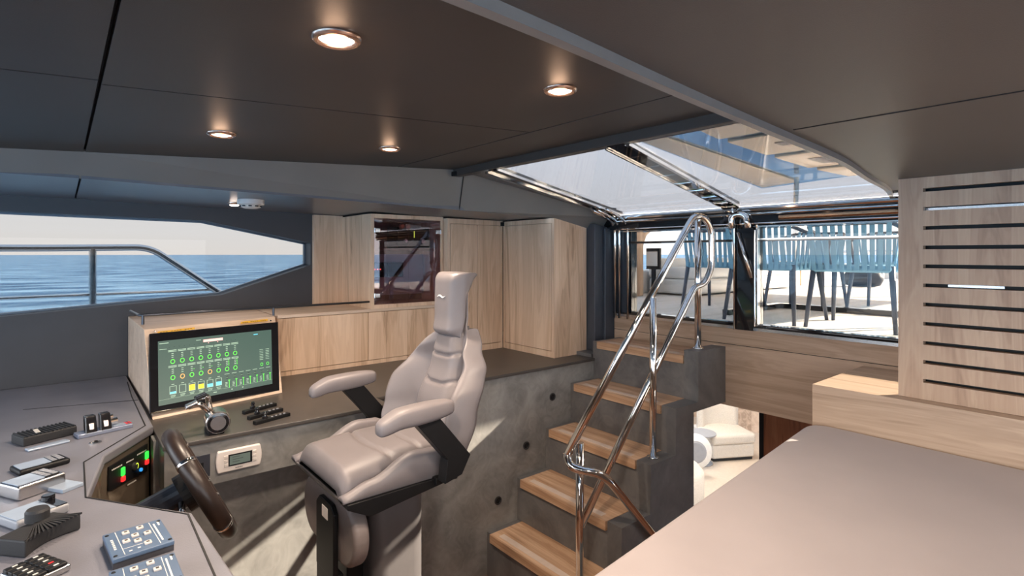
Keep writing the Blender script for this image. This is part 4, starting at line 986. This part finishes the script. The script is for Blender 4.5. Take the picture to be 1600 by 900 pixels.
# aft deck
m = MB(); m.box(2.78, 13, -3, 5.2, -.60, -.50); m.box(13, 13.1, -3, 5.2, -.60, -.3)
struct(m.build('aft_deck', teak))
m = MB(); m.box(5.12, 5.18, -1, 2.36, -.50, -.455); m.box(4.2, 5.12, 2.30, 2.36, -.50, -.455)
struct(m.build('trim_12', blk_g))
m = MB(); m.box(3.6, 13, 4.25, 4.45, -.50, -.20); struct(m.build('bulwark', white_gel, bevel=.03, seg=3))
m = MB()
m.prism([(5.2,4.02,-.50),(5.36,4.02,-.50),(5.36,4.02,.10),(5.42,4.02,.22),(5.55,4.02,.30),(5.75,4.02,.33),(6.3,4.02,.35),(6.3,4.02,.44),(5.2,4.02,.44)], (0,.2,0))
tag(m.build('deck_column', oak_v, bevel=.01), 'curved oak column on the aft deck seen through the left window', 'column')
t = empty('deck_sofa', (6.6,3.9,-.5), 'white upholstered sofa on the aft deck behind the left window', 'sofa')
m = MB(); m.box(5.7,8.4,3.55,4.2,-.48,-.30); m.build('base', white_gel, t, bevel=.03, seg=3)
m = MB(); m.box(5.7,7.0,3.55,4.0,-.30,-.16); m.build('seat_cushion', white_gel, t, bevel=.04, seg=3)
m = MB(); m.box(7.02,8.4,3.55,4.0,-.30,-.16); m.build('seat_cushion', white_gel, t, bevel=.04, seg=3)
m = MB(); m.box(5.7,8.4,4.0,4.22,-.30,-.05); m.build('backrest', white_gel, t, bevel=.05, seg=3)
t = empty('deck_screen', (5.5,3.9,-.4), 'white square screen in a dark frame beside the oak column', 'screen')
q0 = P(1009,388,X=5.45); q1 = P(1030,421,X=5.45)
m = MB(); m.box(5.46,5.49,q1.y,q0.y,q1.z,q0.z); m.build('frame', blk, t)
m = MB(); m.box(5.45,5.465,q1.y+.03,q0.y-.01,q1.z+.04,q0.z-.04); m.build('panel', white_gel, t)
m = MB(); m.box(5.47,5.48,(q0.y+q1.y)/2-.03,(q0.y+q1.y)/2+.03,-.50,q1.z); m.build('stand', blk, t)
# deck chairs
def deck_chair(x, y, rz, label):
    t = empty('deck_chair', (x,y,-.5), label, 'chair', 'blue rope chairs on the aft deck')
    # local: back towards -x, seat towards +x
    def at(a, b, c): return V(x+a, y+b, -.5+c)
    for sx, sy in ((0,-1),(0,1),(1,-1),(1,1)):
        m = MB(); top = at(.03+.42*sx, sy*.225, .42); bot = at(-.03+.56*sx, sy*.26, 0)
        m.tube([bot, top], .018, 10, rs=[.013,.019]); m.build('leg', slate, t)
    m = MB(); m.prism([tuple(at(a,b,.38)) for a,b in ((0,-.235),(0,.235),(.47,.22),(.47,-.22))], (0,0,.045)); m.build('seat', bluerope, t, bevel=.02, seg=3)
    fr_ = [at(.40,-.27,.62), at(.10,-.27,.66), at(-.045,-.24,.70), at(-.045,.24,.70), at(.10,.27,.66), at(.40,.27,.62)]
    m = MB(); m.tube(fillet(fr_, .08, 6), .013, 10); m.build('back_frame', slate, t)
    for sy in (-1,1): m = MB(); m.tube([at(.40,sy*.27,.62), at(.40,sy*.235,.40)], .012, 8); m.build('arm_support', slate, t)
    m = MB(); n = 11
    for k in range(n):
        yy = -.215+.43*k/(n-1); m.slab(at(-.04,yy*1.06,.70), at(-.005,yy,.39), (0,.029,0), (.010,0,0), 0)
    m.build('rope_back', bluerope, t, bevel=.004)
    for sy in (-1,1):
        m = MB()
        for k in range(5):
            xx = .06+.075*k; m.slab(at(xx-.02,sy*.268,.655), at(xx,sy*.232,.39), (.029,0,0), (0,.010,0), 0)
        m.build('rope_side', bluerope, t, bevel=.004)
    if rz: t.rotation_euler = (0,0,rz)
    return t
pro = deck_chair(3.95, 1.93, 0, 'blue rope deck chair with its back to the centre window post')
def dcopy(x, y, rz, label):
    c = copy_tree(pro); c.location = (x, y, -.5+H); c.rotation_euler = (0,0,rz); c['label'] = label; return c
dcopy(3.98, 1.345, .05, 'blue rope deck chair filling the middle of the right window')
dcopy(5.70, 2.22, math.pi, 'farther blue rope deck chair, its legs left of the middle one')
dcopy(5.95, 1.60, math.pi, 'farther blue rope deck chair in the right half of the right window')
dcopy(4.35, 2.55, .1, 'blue rope deck chair seen through the left window beside the handrail')
dcopy(3.98, .78, .03, 'blue rope deck chair at the right edge, partly behind the slotted panel')
# stern details
t = empty('stern_rail', (12.8,1,-.5), 'chrome stern rail at the far end of the aft deck', 'railing')
m = MB(); m.cyl((12.8,-2.8,.05),(12.8,5,.05),.03,10); m.build('top_rail', chrome, t)
for k in range(9): m = MB(); m.cyl((12.8,-2.6+k*.9,-.5),(12.8,-2.6+k*.9,.05),.025,8); m.build('post', chrome, t)
c = P(1348,438,X=9.5); m = MB(); m.lathe([(.03,-.27),(.10,-.23),(.12,-.15),(.12,.15),(.10,.23),(.03,.27)], (9.5,c.y,-.38), (0,1,0), 20)
tag(m.build('fender', rubber, smooth=True), 'dark cylindrical fender lying on the bright deck beyond the chairs', 'fender')
t = empty('deck_stool', (8.9,c.y+.9,-.5), 'low wooden folding stool far on the aft deck', 'stool')
m = MB(); m.box(8.75,9.05,c.y+.7,c.y+1.1,-.14,-.11); m.build('seat', teak, t)
for a, b in ((8.77,.72),(9.03,.72),(8.77,1.08),(9.03,1.08)):
    m = MB(); m.cyl((a,c.y+b,-.5),(a,c.y+b,-.14),.014,8); m.build('leg', oak_v, t)
# hardtop over the aft deck
m = MB(); ZH = 1.3
m.prism([(2.75,3.42,ZH+.03),(5.15,3.98,ZH+.03),(10.96,5.3,ZH+.03),(10.3,3.27,ZH+.03),(10.2,-.2,ZH+.03),(2.75,-.2,ZH+.03)], (0,0,.12)); 
struct(m.build('roof_hardtop', mat('hardtop_mirror', (.25,.38,.52), .12, .7)))
m = MB()
for pts in ([(2.8,3.36),(5.2,3.92),(10.6,5.12),(10.25,4.3),(5.14,3.62),(2.8,3.05)], [(2.8,2.75),(5.75,3.28),(5.75,-.15),(2.8,-.15)], [(5.98,3.30),(7.15,3.40),(7.15,-.15),(5.98,-.15)], [(7.42,3.42),(8.7,3.50),(8.7,-.15),(7.42,-.15)], [(9.0,3.50),(10.15,3.45),(10.1,-.15),(9.0,-.15)]):
    m.prism([(x,y,ZH) for x,y in pts], (0,0,.029))
struct(m.build('roof_panels', beige, bevel=.008))
for a, b, c_, d_ in ((6.4,6.62,2.78,2.95),(7.8,8.35,2.85,3.15)):
    m = MB(); m.box(a,b,c_,d_,ZH-.012,ZH); tag(m.build('roof_vent', mat('vent_brown',(.16,.12,.10),.5) if 'vent_brown' not in MT else MT['vent_brown']), 'brown %s vent in the beige hardtop ceiling above the deck' % ('small' if a < 7 else 'long'), 'vent')
for (x,y) in ((9.5,4.05),(9.3,1.0)):
    m = MB(); m.tube([(x,y,-.5),(x+.1,y,ZH)], .04, 12); tag(m.build('hardtop_post', chrome), 'chrome post holding up the hardtop, %s' % ('port side' if y > 2 else 'starboard side'), 'post')

# ------------------------------------------------------------------ lower lounge seen under the coaming
m = MB(); m.box(2.0, 9, -2, 5, -2.48, -2.40); struct(m.build('floor', pale_floor))
m = MB(); m.box(7.2, 7.3, -2, 5, -2.4, -.62); struct(m.build('wall_lounge', oak_pale))
m = MB(); m.box(2.0, 9, 4.9, 5, -2.4, -1.5); struct(m.build('wall_lounge', white_gel))
m = MB(); m.box(2.0, 2.06, -2, 5, -2.4, -1.7); struct(m.build('wall_lounge', cem))
m = MB(); q = P(1190,680,X=3.05); m.box(3.05,3.09,-.5,q.y-.012,-2.4,-.62,0); m.box(3.045,3.095,q.y-.012,q.y+.012,-2.4,-.62,1); struct(m.build('door_1', [redwood, blk]))
t = empty('armchair', (6.0,3.2,-2.4), 'cream boucle armchair in the lounge below the aft windows', 'armchair')
def rotpt(cx, cy, a, x, y): return (cx+x*math.cos(a)-y*math.sin(a), cy+x*math.sin(a)+y*math.cos(a))
AC = P(1152,722,Z=-2.40); ang = 1.05
def abox(name, x0,x1,y0,y1,z0,z1,mm,bev=.03):
    m = MB(); pts = [rotpt(AC.x+.12,AC.y+.25,ang,a,b) for a,b in ((x0,y0),(x1,y0),(x1,y1),(x0,y1))]
    m.prism([(a,b,z0) for a,b in pts], (0,0,z1-z0)); return m.build(name, mm, t, bevel=bev, seg=4)
abox('base', -.24,.26,-.27,.27,-2.37,-2.21,cream_f); abox('seat', -.26,.22,-.28,.28,-2.21,-2.09,cream_f,.04)
m = MB(); pts = []
for k in range(13): a = math.radians(-66+k*132/12); pts.append((.29*math.cos(a)-.02, .31*math.sin(a)))
pi_ = [(a*.66, b*.72) for a, b in reversed(pts)]
m.prism([rotpt(AC.x+.12,AC.y+.25,ang,a,b)+(-2.13,) for a,b in pts+pi_], (0,0,.40)); m.build('backrest', cream_f, t, bevel=.03, seg=4)
abox('plinth', -.22,.24,-.25,.25,-2.40,-2.37,blk,.005)
t = empty('lounge_chair', tuple(P(1040,800,Z=-2.4)), 'pale rounded lounge chair cut off by the grey stair wall', 'armchair')
q = P(1040,800,Z=-2.4); m = MB(); m.lathe([(.30,0),(.34,.05),(.34,.40),(.30,.45),(.05,.46)], q, (0,0,1), 32); m.build('seat', cream_f, t, smooth=True)
t = empty('side_table', tuple(P(1104,722,Z=-2.4)), 'small round side table between the two pale chairs below', 'table')
q = P(1110,722,Z=-2.4)+V(-.1,.05,0); m = MB(); m.lathe([(.16,.0),(.16,.012)], q+V(0,0,.34), (0,0,1), 28); m.build('top', grey_pl, t)
m = MB(); m.cyl(q, q+V(0,0,.34), .015, 10); m.build('stem', chrome, t); m = MB(); m.cyl(q, q+V(0,0,.01), .12, 20); m.build('foot', grey_pl, t)
t = empty('table_lamp', tuple(q), 'round two-tone grey disc lamp beside the stair wall', 'lamp')
q2 = P(1084,704,X=q.x-.35); m = MB(); m.lathe([(.17,0),(.19,.03),(.17,.07)], q2, (-.7,-.7,.1), 28); m.build('shade', white_gel, t, smooth=True)
m = MB(); m.lathe([(.12,.07),(.10,.085)], q2, (-.7,-.7,.1), 28); m.build('inner_disc', grey_pl, t)
m = MB(); m.cyl((q2.x,q2.y,-2.4), (q2.x,q2.y,q2.z-.15), .012, 10); m.cyl((q2.x,q2.y,-2.4),(q2.x,q2.y,-2.38),.10,20); m.build('stand', chrome, t)
# unseen fill lights added under the deck to brighten the lounge
for i, (x, y) in enumerate(((4.4,2.2),(5.6,3.4))):
    t = empty('lounge_fill_light', (x,y,-.60), 'added flat fill light, unseen, for the lounge below the deck, '+('nearer the stairs' if i == 0 else 'over the cream armchair'), 'ceiling light', 'added lounge fill lights')
    m = MB(); m.box(x-.3,x+.3,y-.3,y+.3,-.62,-.60); m.build('casing', white_gel, t)
    ld = bpy.data.lights.new('lamp', 'AREA'); ld.energy = 15; ld.size = .55; ld.color = (1,.9,.78); lo = bpy.data.objects.new('lamp', ld); COL.objects.link(lo); lo.parent = t; lo.location = (0,0,-.03)
